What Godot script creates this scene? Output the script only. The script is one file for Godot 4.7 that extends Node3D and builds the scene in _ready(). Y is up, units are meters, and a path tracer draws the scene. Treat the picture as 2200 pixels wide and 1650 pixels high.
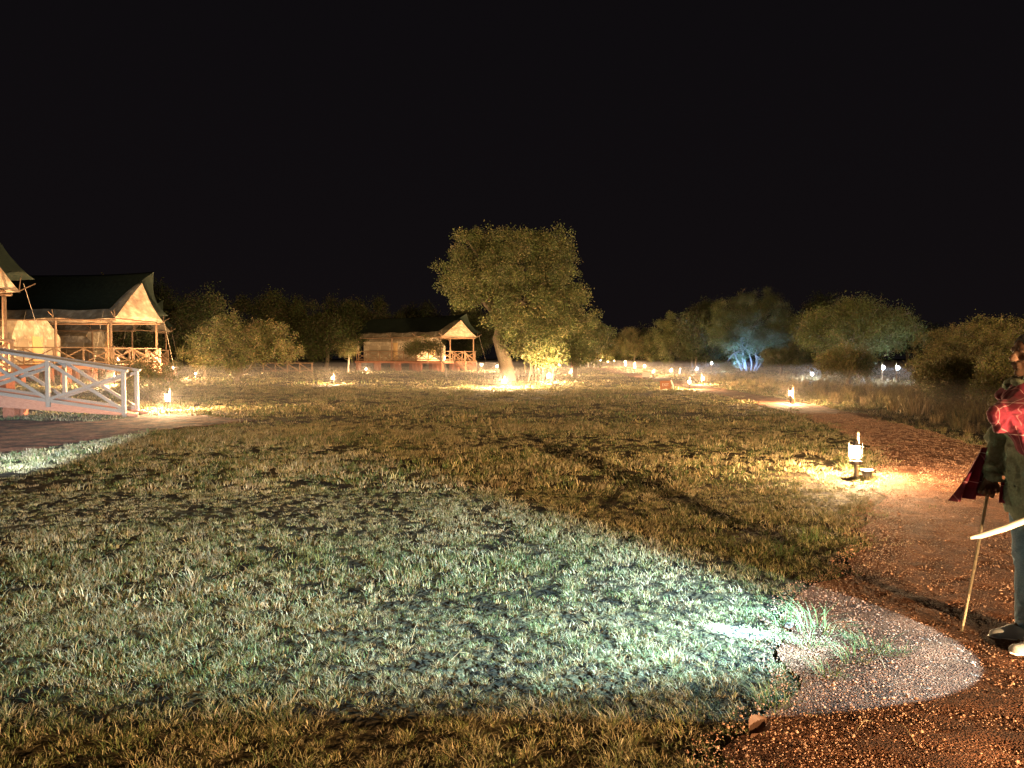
extends Node3D
# Night view of a safari camp lawn: lanterns along a red gravel track, tents on decks, a guide with a torch.

var rng := RandomNumberGenerator.new()
var M := {}
var cache := {}
var counts := {}
var n_edge := FastNoiseLite.new()
var n_tuft := FastNoiseLite.new()
var n_tone := FastNoiseLite.new()
var n_cloth := FastNoiseLite.new()

# ---------------------------------------------------------------- mesh collector
class MB:
	var v := PackedVector3Array()
	var n := PackedVector3Array()
	var c := PackedColorArray()
	var ix := PackedInt32Array()
	var col := Color(1, 1, 1)

	func tri(a: Vector3, b: Vector3, d: Vector3, outward: Vector3) -> void:
		var nn := (b - a).cross(d - a)
		if nn.length_squared() < 1e-16:
			return
		nn = nn.normalized()
		var k := v.size()
		if nn.dot(outward) < 0.0:
			nn = -nn
			v.append_array(PackedVector3Array([a, b, d]))
		else:
			v.append_array(PackedVector3Array([a, d, b]))
		for i in 3:
			n.append(nn)
			c.append(col)
			ix.append(k + i)

	func quad(a: Vector3, b: Vector3, d: Vector3, e: Vector3, outward: Vector3) -> void:
		tri(a, b, d, outward)
		tri(a, d, e, outward)

	func box(o: Vector3, s: Vector3, bs := Basis()) -> void:
		var h := s * 0.5
		for ax in 3:
			for sg in [-1.0, 1.0]:
				var u := Vector3.ZERO
				var w := Vector3.ZERO
				var d := Vector3.ZERO
				d[ax] = sg
				u[(ax + 1) % 3] = 1.0
				w[(ax + 2) % 3] = 1.0
				var f := d * h
				var p := [f - u * h - w * h, f + u * h - w * h, f + u * h + w * h, f - u * h + w * h]
				for i in 4:
					p[i] = o + bs * p[i]
				quad(p[0], p[1], p[2], p[3], bs * d)

	# a squared timber from a to b, edges chamfered
	func beam(a: Vector3, b: Vector3, w: float, t: float, up := Vector3.UP) -> void:
		var y := (b - a).normalized()
		var x := y.cross(up)
		if x.length() < 0.05:
			x = y.cross(Vector3.RIGHT)
		x = x.normalized()
		var z := x.cross(y).normalized()
		var ch: float = minf(w, t) * 0.14
		var prof := [Vector2(-w / 2 + ch, -t / 2), Vector2(w / 2 - ch, -t / 2), Vector2(w / 2, -t / 2 + ch), Vector2(w / 2, t / 2 - ch), Vector2(w / 2 - ch, t / 2), Vector2(-w / 2 + ch, t / 2), Vector2(-w / 2, t / 2 - ch), Vector2(-w / 2, -t / 2 + ch)]
		for i in 8:
			var p: Vector2 = prof[i]
			var q: Vector2 = prof[(i + 1) % 8]
			var po := x * p.x + z * p.y
			var qo := x * q.x + z * q.y
			quad(a + po, a + qo, b + qo, b + po, po + qo)
			tri(a, a + po, a + qo, -y)
			tri(b, b + po, b + qo, y)

	# a smooth tube through points with radii
	func tube(pts: Array, rad: Array, sides := 8, caps := true) -> void:
		var k0 := v.size()
		var prev_x := Vector3.ZERO
		for i in pts.size():
			var d: Vector3 = (pts[min(i + 1, pts.size() - 1)] - pts[max(i - 1, 0)]).normalized()
			var x: Vector3 = d.cross(Vector3(0.31, 0.13, 0.94)) if prev_x == Vector3.ZERO else prev_x - d * prev_x.dot(d)
			x = x.normalized()
			prev_x = x
			var z := d.cross(x)
			for s in sides:
				var an := TAU * s / sides
				var o := x * cos(an) + z * sin(an)
				v.append(pts[i] + o * rad[i])
				n.append(o)
				c.append(col)
		for i in pts.size() - 1:
			for s in sides:
				var p := k0 + i * sides + s
				var q := k0 + i * sides + (s + 1) % sides
				ix.append_array(PackedInt32Array([p, p + sides, q, q, p + sides, q + sides]))
		if caps:
			for e in [0, pts.size() - 1]:
				var dd: Vector3 = (pts[0] - pts[1]) if e == 0 else (pts[-1] - pts[-2])
				for s in sides:
					tri(pts[e], v[k0 + e * sides + s], v[k0 + e * sides + (s + 1) % sides], dd)

	# turned shape about the y axis: profile of Vector2(radius, height)
	func lathe(o: Vector3, prof: Array, sides := 16) -> void:
		for i in prof.size() - 1:
			var p: Vector2 = prof[i]
			var q: Vector2 = prof[i + 1]
			var k := v.size()
			var nr := Vector2(q.y - p.y, p.x - q.x).normalized()
			for s in sides + 1:
				var an := TAU * s / sides
				var e := Vector3(cos(an), 0, sin(an))
				v.append(o + e * p.x + Vector3.UP * p.y)
				v.append(o + e * q.x + Vector3.UP * q.y)
				n.append(e * nr.x + Vector3.UP * nr.y)
				n.append(e * nr.x + Vector3.UP * nr.y)
				c.append(col)
				c.append(col)
			for s in sides:
				var b := k + s * 2
				ix.append_array(PackedInt32Array([b, b + 2, b + 1, b + 1, b + 2, b + 3]))

	# a sheet given by rows of points, both faces and smooth normals
	func sheet(rows: Array, flip := false) -> void:
		var k := v.size()
		var nr := rows.size()
		var nc: int = rows[0].size()
		for r in nr:
			for q in nc:
				var du: Vector3 = rows[min(r + 1, nr - 1)][q] - rows[max(r - 1, 0)][q]
				var dv: Vector3 = rows[r][min(q + 1, nc - 1)] - rows[r][max(q - 1, 0)]
				var nn := du.cross(dv).normalized()
				v.append(rows[r][q])
				n.append(-nn if flip else nn)
				c.append(col)
		for r in nr - 1:
			for q in nc - 1:
				var a := k + r * nc + q
				var w := [a, a + nc, a + 1, a + 1, a + nc, a + nc + 1] if flip else [a, a + 1, a + nc, a + 1, a + nc + 1, a + nc]
				ix.append_array(PackedInt32Array(w))

	func mesh() -> ArrayMesh:
		var arr := []
		arr.resize(Mesh.ARRAY_MAX)
		arr[Mesh.ARRAY_VERTEX] = v
		arr[Mesh.ARRAY_NORMAL] = n
		arr[Mesh.ARRAY_COLOR] = c
		arr[Mesh.ARRAY_INDEX] = ix
		var m := ArrayMesh.new()
		m.add_surface_from_arrays(Mesh.PRIMITIVE_TRIANGLES, arr)
		return m

# ---------------------------------------------------------------- naming
func numbered(called: String) -> String:
	var k: int = counts.get(called, 0)
	counts[called] = k + 1
	return called if k == 0 else "%s_%03d" % [called, k]

func tag(o: Node, label: String, category: String, group := "", kind := "") -> void:
	if label: o.set_meta("label", label)
	if category: o.set_meta("category", category)
	if group: o.set_meta("group", group)
	if kind: o.set_meta("kind", kind)

func thing(called: String, label: String, category: String, at := Vector3.ZERO, turn := 0.0, group := "") -> Node3D:
	var o := Node3D.new()
	o.name = numbered(called)
	add_child(o)
	o.position = at
	o.rotation.y = turn
	tag(o, label, category, group)
	return o

func part(called: String, m: Mesh, mat: Material, parent: Node3D) -> MeshInstance3D:
	var o := MeshInstance3D.new()
	o.name = called
	o.mesh = m
	o.material_override = mat
	parent.add_child(o, true)
	return o

func solo(called: String, m: Mesh, mat: Material, label: String, category: String, group := "", kind := "") -> MeshInstance3D:
	var o := MeshInstance3D.new()
	o.name = numbered(called)
	o.mesh = m
	o.material_override = mat
	add_child(o)
	tag(o, label, category, group, kind)
	return o

# ---------------------------------------------------------------- materials
func lin(r: float, g: float, b: float) -> Color:
	return Color(r, g, b).linear_to_srgb()

func noise_tex(freq: float, stops: Array, size := 512, octaves := 5, seed_ := 1, typ := FastNoiseLite.TYPE_SIMPLEX_SMOOTH) -> NoiseTexture2D:
	var nz := FastNoiseLite.new()
	nz.noise_type = typ
	nz.frequency = freq
	nz.fractal_octaves = octaves
	nz.fractal_gain = 0.6
	nz.seed = seed_
	var g := Gradient.new()
	var offs := PackedFloat32Array()
	var cols := PackedColorArray()
	for s in stops:
		offs.append(s[0])
		cols.append(s[1])
	g.offsets = offs
	g.colors = cols
	var t := NoiseTexture2D.new()
	t.width = size
	t.height = size
	t.seamless = true
	t.noise = nz
	t.color_ramp = g
	return t

func tex_mat(key: String, a: Color, b: Color, freq: float, scale: Vector3, rough := 0.9, bump := 0.0, octaves := 5, world := true, patchy := 0.0) -> StandardMaterial3D:
	var m := StandardMaterial3D.new()
	m.resource_name = key
	m.albedo_texture = noise_tex(freq, [[0.25, a], [0.5, a.lerp(b, 0.5)], [0.78, b]], 512, octaves, key.length() * 7)
	m.uv1_triplanar = true
	m.uv1_world_triplanar = world
	m.uv1_scale = scale
	m.roughness = rough
	m.metallic_specular = 0.3
	if patchy > 0.0:
		# broad worn and dusty patches over the fine grain
		m.detail_enabled = true
		m.detail_blend_mode = BaseMaterial3D.BLEND_MODE_MUL
		m.detail_uv_layer = BaseMaterial3D.DETAIL_UV_2
		m.detail_albedo = noise_tex(0.02, [[0.3, Color(1, 1, 1).lerp(Color(0.45, 0.42, 0.40), patchy)], [0.55, Color(0.86, 0.84, 0.82)], [0.75, Color(1, 1, 1)]], 512, 4, key.length() * 5)
		m.uv2_triplanar = true
		m.uv2_world_triplanar = true
		m.uv2_scale = Vector3.ONE * 0.16
	if bump > 0.0:
		m.heightmap_enabled = true
		m.heightmap_scale = bump
		m.heightmap_texture = noise_tex(freq * 2.0, [[0.2, Color(0, 0, 0)], [0.8, Color(1, 1, 1)]], 512, octaves, key.length() * 11)
	M[key] = m
	return m

func flat_mat(key: String, col: Color, rough := 0.8, metallic := 0.0) -> StandardMaterial3D:
	var m := StandardMaterial3D.new()
	m.resource_name = key
	m.albedo_color = col
	m.roughness = rough
	m.metallic = metallic
	M[key] = m
	return m

func leaf_mat(key: String, rough := 0.6, through := 0.5) -> StandardMaterial3D:
	var m := StandardMaterial3D.new()
	m.resource_name = key
	m.vertex_color_use_as_albedo = true
	m.roughness = rough
	m.metallic_specular = 0.3
	m.cull_mode = BaseMaterial3D.CULL_DISABLED
	m.backlight_enabled = true
	m.backlight = Color(through, through, through)
	M[key] = m
	return m

func materials() -> void:
	tex_mat("lawn_soil", lin(0.035, 0.026, 0.014), lin(0.11, 0.085, 0.04), 0.02, Vector3.ONE * 0.6, 1.0, 3.0, 5, true, 0.8)
	tex_mat("red_gravel", lin(0.18, 0.07, 0.036), lin(0.46, 0.205, 0.108), 0.05, Vector3.ONE * 1.3, 0.95, 4.0, 5, true, 0.55)
	tex_mat("red_earth", lin(0.15, 0.05, 0.026), lin(0.33, 0.125, 0.066), 0.03, Vector3.ONE * 0.7, 0.95, 4.0, 5, true, 1.0)
	tex_mat("canvas", lin(0.50, 0.41, 0.29), lin(0.64, 0.55, 0.42), 0.012, Vector3.ONE * 0.5, 0.95, 0.3, 5, true, 0.5)
	tex_mat("fly_canvas", lin(0.018, 0.026, 0.018), lin(0.032, 0.044, 0.03), 0.012, Vector3.ONE * 0.5, 0.8, 0.3)
	tex_mat("window_mesh", lin(0.24, 0.19, 0.13), lin(0.34, 0.27, 0.19), 0.03, Vector3.ONE * 1.5, 1.0)
	tex_mat("door_canvas", lin(0.50, 0.32, 0.15), lin(0.60, 0.40, 0.20), 0.02, Vector3.ONE, 1.0)
	tex_mat("rail_wood", lin(0.20, 0.12, 0.07), lin(0.36, 0.23, 0.14), 0.03, Vector3(0.9, 4.0, 0.9), 0.7, 0.8)
	tex_mat("ramp_wood", lin(0.17, 0.13, 0.10), lin(0.52, 0.46, 0.40), 0.05, Vector3(2.0, 6.0, 6.0), 0.7, 0.8)
	tex_mat("deck_wood", lin(0.20, 0.09, 0.05), lin(0.34, 0.17, 0.10), 0.03, Vector3(0.7, 3.0, 3.0), 0.8, 0.8)
	tex_mat("red_board", lin(0.36, 0.16, 0.10), lin(0.47, 0.22, 0.14), 0.02, Vector3(0.6, 2.0, 2.0), 0.8, 0.3)
	tex_mat("pier_render", lin(0.25, 0.085, 0.045), lin(0.38, 0.14, 0.08), 0.02, Vector3.ONE, 0.9, 0.5)
	tex_mat("bark", lin(0.10, 0.075, 0.05), lin(0.25, 0.20, 0.15), 0.04, Vector3(2.0, 0.6, 2.0), 0.95, 3.0)
	tex_mat("pale_bark", lin(0.25, 0.22, 0.18), lin(0.45, 0.40, 0.34), 0.04, Vector3(2.0, 0.6, 2.0), 0.9, 2.0)
	tex_mat("stone", lin(0.12, 0.10, 0.09), lin(0.26, 0.22, 0.19), 0.05, Vector3.ONE * 4, 0.9, 2.0)
	tex_mat("stake_wood", lin(0.25, 0.19, 0.12), lin(0.48, 0.38, 0.26), 0.04, Vector3(6, 1.5, 6), 0.8, 0.5)
	tex_mat("sign_board", lin(0.34, 0.12, 0.05), lin(0.46, 0.18, 0.08), 0.03, Vector3.ONE * 2, 0.7)
	tex_mat("pale_wood", lin(0.48, 0.41, 0.33), lin(0.64, 0.56, 0.47), 0.03, Vector3(2, 8, 8), 0.6)
	leaf_mat("grass", 0.7, 0.3)
	leaf_mat("leaf", 0.55, 0.4)
	var gm := flat_mat("grit", Color(1, 1, 1), 0.9)
	gm.vertex_color_use_as_albedo = true
	flat_mat("lamp_metal", lin(0.06, 0.05, 0.045), 0.5, 0.6)
	flat_mat("tin", lin(0.05, 0.045, 0.04), 0.5, 0.3)
	flat_mat("white_paint", lin(0.72, 0.70, 0.66), 0.5)
	var gl := StandardMaterial3D.new()
	gl.resource_name = "lamp_glass"
	gl.albedo_color = Color(1, 1, 1, 0.06)
	gl.transparency = BaseMaterial3D.TRANSPARENCY_ALPHA
	gl.roughness = 0.05
	M.lamp_glass = gl
	for e in [["glow_warm", Color(1.0, 0.86, 0.70), 7.0], ["glow_white", Color(0.86, 0.93, 1.0), 10.0]]:
		var g := StandardMaterial3D.new()
		g.resource_name = e[0]
		g.albedo_color = Color(0.9, 0.85, 0.75)
		g.emission_enabled = true
		g.emission = e[1]
		g.emission_energy_multiplier = e[2]
		M[e[0]] = g

# ---------------------------------------------------------------- ground plan
const PATH_L := [[-8.0, 0.2], [0.0, 0.4], [2.0, 0.62], [2.9, 0.83], [3.16, 1.02], [3.56, 1.3], [4.07, 1.42], [4.58, 1.62], [5.13, 1.95], [5.58, 2.41], [6.26, 2.89], [7.77, 3.75], [9.48, 4.6], [11.6, 5.76], [14.93, 6.86], [18.67, 7.55], [23.78, 8.01], [30.8, 8.5], [35.9, 8.5], [49.4, 9.06], [63.9, 8.98], [110.0, 10.5]]
const PATH_R := [[-8.0, 12.0], [3.0, 10.5], [8.0, 9.0], [11.6, 7.95], [13.05, 8.33], [14.5, 8.45], [17.4, 9.07], [20.9, 9.61], [24.45, 9.88], [27.0, 9.9], [31.5, 10.03], [39.0, 10.5], [51.4, 10.99], [65.5, 11.21], [110.0, 13.0]]
const SIDE_FAR := [[-20.0, 19.2], [-12.58, 18.8], [-10.08, 18.6], [-9.75, 20.0], [-8.71, 20.9], [-6.29, 18.67]]
const SIDE_NEAR := [[-20.0, 10.5], [-8.27, 12.25], [-8.01, 14.51], [-7.23, 16.86], [-6.29, 18.67]]

func along(t: Array, d: float) -> float:
	if d <= t[0][0]:
		return t[0][1]
	for i in t.size() - 1:
		if d <= t[i + 1][0]:
			return lerpf(t[i][1], t[i + 1][1], (d - t[i][0]) / (t[i + 1][0] - t[i][0]))
	return t[-1][1]

func edge_l(d: float) -> float:
	return along(PATH_L, d) + n_edge.get_noise_2d(d * 3.0, 10.0) * 0.22

func edge_r(d: float) -> float:
	return along(PATH_R, d) + n_edge.get_noise_2d(d * 2.0, 90.0) * 0.25

# how far inside the gravel a point lies, negative on the lawn
func on_path(x: float, d: float) -> float:
	var a := minf(x - edge_l(d), edge_r(d) - x)
	if d > 108.0:
		a = -1.0
	if x < -6.3 and x > -20.0:
		a = maxf(a, minf(d - along(SIDE_NEAR, x), along(SIDE_FAR, x) - d))
	return a

func build_ground() -> void:
	# one sheet out to the horizon
	var g := MB.new()
	var xs := []
	var x := -420.0
	while x <= 420.0:
		xs.append(x)
		x += 1.0 if absf(x) < 20 else (5.0 if absf(x) < 60 else 40.0)
	var zs := []
	var z := 90.0
	while z >= -420.0:
		zs.append(z)
		z -= 5.0 if z > 20 else 1.0 if z > -40 else (5.0 if z > -120 else 30.0)
	var rows := []
	for zz in zs:
		var r := []
		for xx in xs:
			r.append(Vector3(xx, -0.012 + 0.006 * n_tuft.get_noise_2d(xx * 2, zz * 2), zz))
		rows.append(r)
	g.sheet(rows, true)
	var gn := solo("ground", g.mesh(), M.lawn_soil, "dark brown soil of the camp lawn", "ground", "", "structure")
	gn.set_meta("kind", "structure")
	# the gravel track
	var p := MB.new()
	rows = []
	var d := -6.0
	while d < 106.0:
		var l := edge_l(d)
		var rr := edge_r(d)
		var row := []
		var nc := 60
		for k in nc + 1:
			var s := float(k) / nc
			s = s if d > 12 else s * s * 0.5 + s * 0.5
			var xx := lerpf(l, rr, s)
			var e := minf(minf(s, 1.0 - s) * 14.0, 1.0)
			var hh := 0.004 + e * (0.016 + 0.010 * n_tuft.get_noise_2d(xx * 9, d * 9) + 0.010 * n_edge.get_noise_2d(xx * 14, d * 14))
			row.append(Vector3(xx, hh, -d))
		rows.append(row)
		d += 0.06 if d > 2 and d < 9 else (0.15 if d < 25 else 0.6)
	p.sheet(rows, true)
	solo("gravel_track", p.mesh(), M.red_gravel, "red gravel track curving past the lanterns", "track", "", "structure")
	# bare earth in front of the ramp
	var q := MB.new()
	rows = []
	x = -20.0
	while x <= -6.3:
		var a := along(SIDE_NEAR, x)
		var b := along(SIDE_FAR, x)
		a += n_edge.get_noise_2d(x * 3, 50.0) * 0.2 * clampf((b - a), 0, 1)
		var row := []
		for k in 41:
			var s := k / 40.0
			var dd := lerpf(a, b, s)
			var e := minf(minf(s, 1.0 - s) * 14.0, 1.0)
			row.append(Vector3(x, 0.004 + e * (0.014 + 0.012 * n_tuft.get_noise_2d(x * 4, dd * 4)), -dd))
		rows.append(row)
		x += 0.12
	q.sheet(rows, true)
	solo("earth_path", q.mesh(), M.red_earth, "bare reddish earth path in front of the wooden ramp", "path", "", "structure")

func build_mist() -> void:
	# thin mist added over the lawn to give each lantern a halo
	var f := FogVolume.new()
	f.name = "halo_mist"
	f.shape = RenderingServer.FOG_VOLUME_SHAPE_BOX
	f.size = V(150.0, 1.0, 122.0)
	f.position = V(0, 0.47, -73.0)
	var m := FogMaterial.new()
	m.resource_name = "mist"
	m.albedo = Color(0.93, 0.90, 0.90)
	m.density = 0.0036
	f.material = m
	add_child(f)
	tag(f, "thin added mist over the far lawn that gives the lanterns halos", "mist", "", "stuff")

# ---------------------------------------------------------------- scattered stuff
func multi(mesh_: Mesh, xf: Array, cols: Array, mat: Material, called: String, parent: Node3D) -> MultiMeshInstance3D:
	var mm := MultiMesh.new()
	mm.transform_format = MultiMesh.TRANSFORM_3D
	mm.use_colors = true
	mm.mesh = mesh_
	mm.instance_count = xf.size()
	for i in xf.size():
		mm.set_instance_transform(i, xf[i])
		mm.set_instance_color(i, cols[i])
	var o := MultiMeshInstance3D.new()
	o.name = called
	o.multimesh = mm
	o.material_override = mat
	o.set_meta("kind", "stuff")
	parent.add_child(o, true)
	return o

# a tuft of bent blades
func tuft_mesh(blades: int, spread: float, h0: float, h1: float, w: float, lean: float, seed_: int, pal: Array) -> ArrayMesh:
	var r := RandomNumberGenerator.new()
	r.seed = seed_
	var b := MB.new()
	for i in blades:
		var an := r.randf() * TAU
		var rad := sqrt(r.randf()) * spread
		var o := Vector3(cos(an) * rad, -0.012, sin(an) * rad)
		var h := r.randf_range(h0, h1)
		var dir := an + r.randf_range(-1.3, 1.3)
		var out := Vector3(cos(dir), 0, sin(dir)) * h * lean * r.randf_range(0.3, 1.5)
		var side := Vector3(-sin(dir + r.randf_range(-0.9, 0.9)), 0, cos(dir)).normalized() * w * r.randf_range(0.6, 1.3)
		var p0 := o
		var p1 := o + out * 0.35 + Vector3.UP * h * 0.6
		var p2 := o + out + Vector3.UP * h * r.randf_range(0.75, 1.0)
		var cc: Color = pal[r.randi() % pal.size()]
		var k := r.randf_range(0.75, 1.25)
		b.col = Color(cc.r * k, cc.g * k, cc.b * k)
		var face := side.cross(Vector3.UP)
		b.quad(p0 - side * 0.5, p0 + side * 0.5, p1 + side * 0.42, p1 - side * 0.42, face)
		b.tri(p1 - side * 0.42, p1 + side * 0.42, p2, face)
	return b.mesh()

func build_grass() -> void:
	var straw := Color(0.36, 0.30, 0.18)
	var tan_ := Color(0.24, 0.18, 0.09)
	var green := Color(0.085, 0.12, 0.045)
	var olive := Color(0.13, 0.135, 0.045)
	var pals := [[straw, straw, straw, tan_, olive], [green, green, olive, olive, straw], [olive, tan_, green, straw, straw]]
	var root := Node3D.new()
	root.name = "lawn_grass"
	add_child(root)
	tag(root, "short patchy lawn grass, dry straw mixed with green tufts", "grass", "", "stuff")
	# [near, far, per square metre, blades, spread, h0, h1, width, scale jitter]
	var bands := [
		[1.6, 4.8, 640.0, 40, 0.05, 0.010, 0.038, 0.0025],
		[4.8, 9.0, 360.0, 38, 0.062, 0.012, 0.045, 0.0036],
		[9.0, 18.0, 110.0, 34, 0.11, 0.02, 0.068, 0.008],
		[18.0, 40.0, 20.0, 34, 0.26, 0.03, 0.095, 0.018],
		[40.0, 112.0, 3.0, 34, 0.65, 0.035, 0.11, 0.04],
	]
	for bi in bands.size():
		var B: Array = bands[bi]
		for k in 3:
			var xf := []
			var cols := []
			var d: float = B[0]
			var step: float = 1.0 / sqrt(B[2] / 3.0)
			while d < B[1]:
				var half := d * 0.74 + 3.0
				var x := -half
				while x < half:
					var px := x + rng.randf_range(-0.6, 0.6) * step
					var pd := d + rng.randf_range(-0.6, 0.6) * step
					x += step
					var inside := on_path(px, pd)
					# tufts thin out over the edge of the gravel
					if inside > 0.0 and rng.randf() > exp(-inside * 7.0) * 0.5:
						continue
					var hf := 9.0 if pd < 10.0 else 5.0
					var t := n_tuft.get_noise_2d(px * 1.6, pd * 1.6) * 0.45 + n_tuft.get_noise_2d(px * hf + 40.0, pd * hf) * 0.8
					if t < -0.17 and rng.randf() < 0.7:
						continue
					var tone := n_tone.get_noise_2d(px, pd) + rng.randf_range(-0.45, 0.45)
					var want := 1 if tone > 0.22 else (0 if tone < -0.1 else 2)
					if want != k and rng.randf() < 0.8:
						continue
					var s := clampf(0.85 + t * 1.3, 0.4, 1.7) * clampf(0.92 + 0.75 * n_tone.get_noise_2d(px * 0.5 + 80.0, pd * 0.5), 0.55, 1.25) * rng.randf_range(0.8, 1.2)
					var bs := Basis(Vector3.UP, rng.randf() * TAU) * Basis(Vector3.RIGHT, rng.randf_range(-0.25, 0.25))
					xf.append(Transform3D(bs.scaled(Vector3(s, s, s)), Vector3(px, 0.0, -pd)))
					var l := rng.randf_range(0.7, 1.2)
					cols.append(Color(l * rng.randf_range(0.92, 1.08), l, l * rng.randf_range(0.85, 1.1)))
				d += step
			if xf.size():
				multi(tuft_mesh(B[3], B[4], B[5], B[6], B[7], 1.25, 17 + bi * 5 + k, pals[k]), xf, cols, M.grass, "grass_tufts", root)

func pebble_mesh(seed_: int) -> ArrayMesh:
	var r := RandomNumberGenerator.new()
	r.seed = seed_
	var b := MB.new()
	var ring := []
	for i in 6:
		var an := TAU * i / 6 + r.randf_range(-0.3, 0.3)
		ring.append(Vector3(cos(an) * r.randf_range(0.7, 1.1), r.randf_range(-0.1, 0.2), sin(an) * r.randf_range(0.7, 1.1)))
	var top := Vector3(r.randf_range(-0.3, 0.3), 0.65, r.randf_range(-0.3, 0.3))
	var bot := Vector3(0, -0.6, 0)
	for i in 6:
		var p: Vector3 = ring[i]
		var q: Vector3 = ring[(i + 1) % 6]
		var pu := p * 0.72 + Vector3.UP * 0.5
		var qu := q * 0.72 + Vector3.UP * 0.5
		b.quad(p, q, qu, pu, p + q)
		b.tri(pu, qu, top, Vector3.UP)
		b.tri(p, q, bot, Vector3.DOWN)
	return b.mesh()

func build_grit() -> void:
	var root := Node3D.new()
	root.name = "gravel_stones"
	add_child(root)
	tag(root, "loose reddish gravel stones scattered over the track", "gravel", "", "stuff")
	for k in 3:
		var xf := []
		var cols := []
		for i in 30000:
			var d := 2.0 + 19.0 * pow(rng.randf(), 1.4)
			var x := rng.randf_range(edge_l(d) - 0.15, minf(edge_r(d), d * 0.7 + 1.5))
			var s := rng.randf_range(0.0018, 0.0045) if rng.randf() < 0.97 else rng.randf_range(0.0045, 0.010)
			s *= 1.0 + d * 0.05
			xf.append(Transform3D(Basis.from_euler(Vector3(rng.randf(), rng.randf() * TAU, rng.randf())).scaled(Vector3(s, s * 0.8, s)), Vector3(x, 0.018 + s * 0.3, -d)))
			var l := rng.randf_range(0.5, 1.3)
			var grey := rng.randf() * 0.5
			cols.append(Color(0.36, 0.175, 0.10).lerp(Color(0.28, 0.23, 0.19), grey) * l)
		multi(pebble_mesh(k + 3), xf, cols, M.grit, "stones", root)
	# tufts of longer green grass standing on the bare gravel, and straws lying about
	var gt := tuft_mesh(70, 0.09, 0.08, 0.20, 0.004, 0.9, 301, [Color(0.07, 0.12, 0.04), Color(0.10, 0.14, 0.05), Color(0.17, 0.17, 0.09)])
	for s in [[1.76, 4.36, 1.2], [1.62, 4.12, 0.7], [1.95, 4.05, 0.8], [1.78, 3.92, 0.8], [2.02, 3.98, 0.6], [1.58, 3.74, 0.7], [1.9, 4.2, 0.5], [1.2, 3.45, 0.8], [1.62, 4.5, 0.9], [2.2, 6.1, 1.0], [2.6, 6.6, 1.1]]:
		var o := solo("grass_tuft", gt, M.grass, "longer green grass tuft standing on the bare gravel edge", "grass tuft", "long tufts on the gravel edge")
		o.position = Vector3(s[0], 0.0, -s[1])
		o.rotation.y = s[0] * 17.0
		o.scale = Vector3(s[2], s[2] * 0.75, s[2])

func build_dry_grass() -> void:
	var root := Node3D.new()
	root.name = "tall_dry_grass"
	add_child(root)
	tag(root, "tall dry straw coloured grass along the far side of the track", "tall grass", "", "stuff")
	var a := tuft_mesh(60, 0.16, 0.25, 0.75, 0.009, 0.55, 77, [Color(0.36, 0.27, 0.14), Color(0.28, 0.20, 0.10), Color(0.20, 0.16, 0.07), Color(0.40, 0.32, 0.18)])
	var b := tuft_mesh(60, 0.18, 0.18, 0.5, 0.010, 0.8, 78, [Color(0.12, 0.14, 0.05), Color(0.20, 0.18, 0.08), Color(0.28, 0.22, 0.11)])
	for k in 2:
		var xf := []
		var cols := []
		var d := 11.5
		while d < 62.0:
			var step := 0.30 + d * 0.008
			var e := edge_r(d) + 0.15
			var x := e
			while x < e + 11.0:
				var px := x + rng.randf_range(-0.5, 0.5) * step
				var pd := d + rng.randf_range(-0.5, 0.5) * step
				x += step
				var t := n_tuft.get_noise_2d(px * 0.7, pd * 0.7)
				var near := clampf((px - e) / 1.2, 0.25, 1.0)
				if (t > 0.05) == (k == 1) or rng.randf() < 0.15:
					if rng.randf() < 0.6:
						var s := near * rng.randf_range(0.6, 1.15)
						if d > 24.0:
							s *= 0.7
						xf.append(Transform3D(Basis(Vector3.UP, rng.randf() * TAU).scaled(Vector3(s * 1.2, s, s * 1.2)), Vector3(px, 0, -pd)))
						var l := rng.randf_range(0.6, 1.2)
						cols.append(Color(l, l * rng.randf_range(0.9, 1.05), l * rng.randf_range(0.8, 1.1)))
			d += step
		multi([a, b][k], xf, cols, M.grass, "grass_stems", root)

# ---------------------------------------------------------------- trees and bushes
func leaf_clump(leaves: int, radius: float, length: float, width: float, seed_: int, pal: Array) -> ArrayMesh:
	var r := RandomNumberGenerator.new()
	r.seed = seed_
	var b := MB.new()
	for i in leaves:
		var p := Vector3(r.randfn(), r.randfn(), r.randfn()) * radius * 0.5
		var d := Vector3(r.randf_range(-1, 1), r.randf_range(-0.5, 1), r.randf_range(-1, 1)).normalized()
		var s := d.cross(Vector3(r.randf_range(-1, 1), r.randf_range(-1, 1), r.randf_range(-1, 1))).normalized()
		var u := s.cross(d)
		var l := length * r.randf_range(0.7, 1.3)
		var cc: Color = pal[r.randi() % pal.size()]
		var k := r.randf_range(0.7, 1.3)
		b.col = Color(cc.r * k, cc.g * k, cc.b * k)
		var tip := p + d * l
		var mid := p + d * l * 0.45 - u * l * 0.1
		b.tri(p, mid + s * width * 0.5, tip, u)
		b.tri(p, tip, mid - s * width * 0.5, u)
	# a twig or two that carry the leaves
	b.col = Color(0.12, 0.09, 0.06)
	for i in 2:
		var d := Vector3(r.randf_range(-1, 1), r.randf_range(-0.2, 1), r.randf_range(-1, 1)).normalized() * radius
		b.tri(-d, d + Vector3(0.012, 0, 0), d - Vector3(0.012, 0, 0), Vector3(0, 0, 1))
	return b.mesh()

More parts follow.
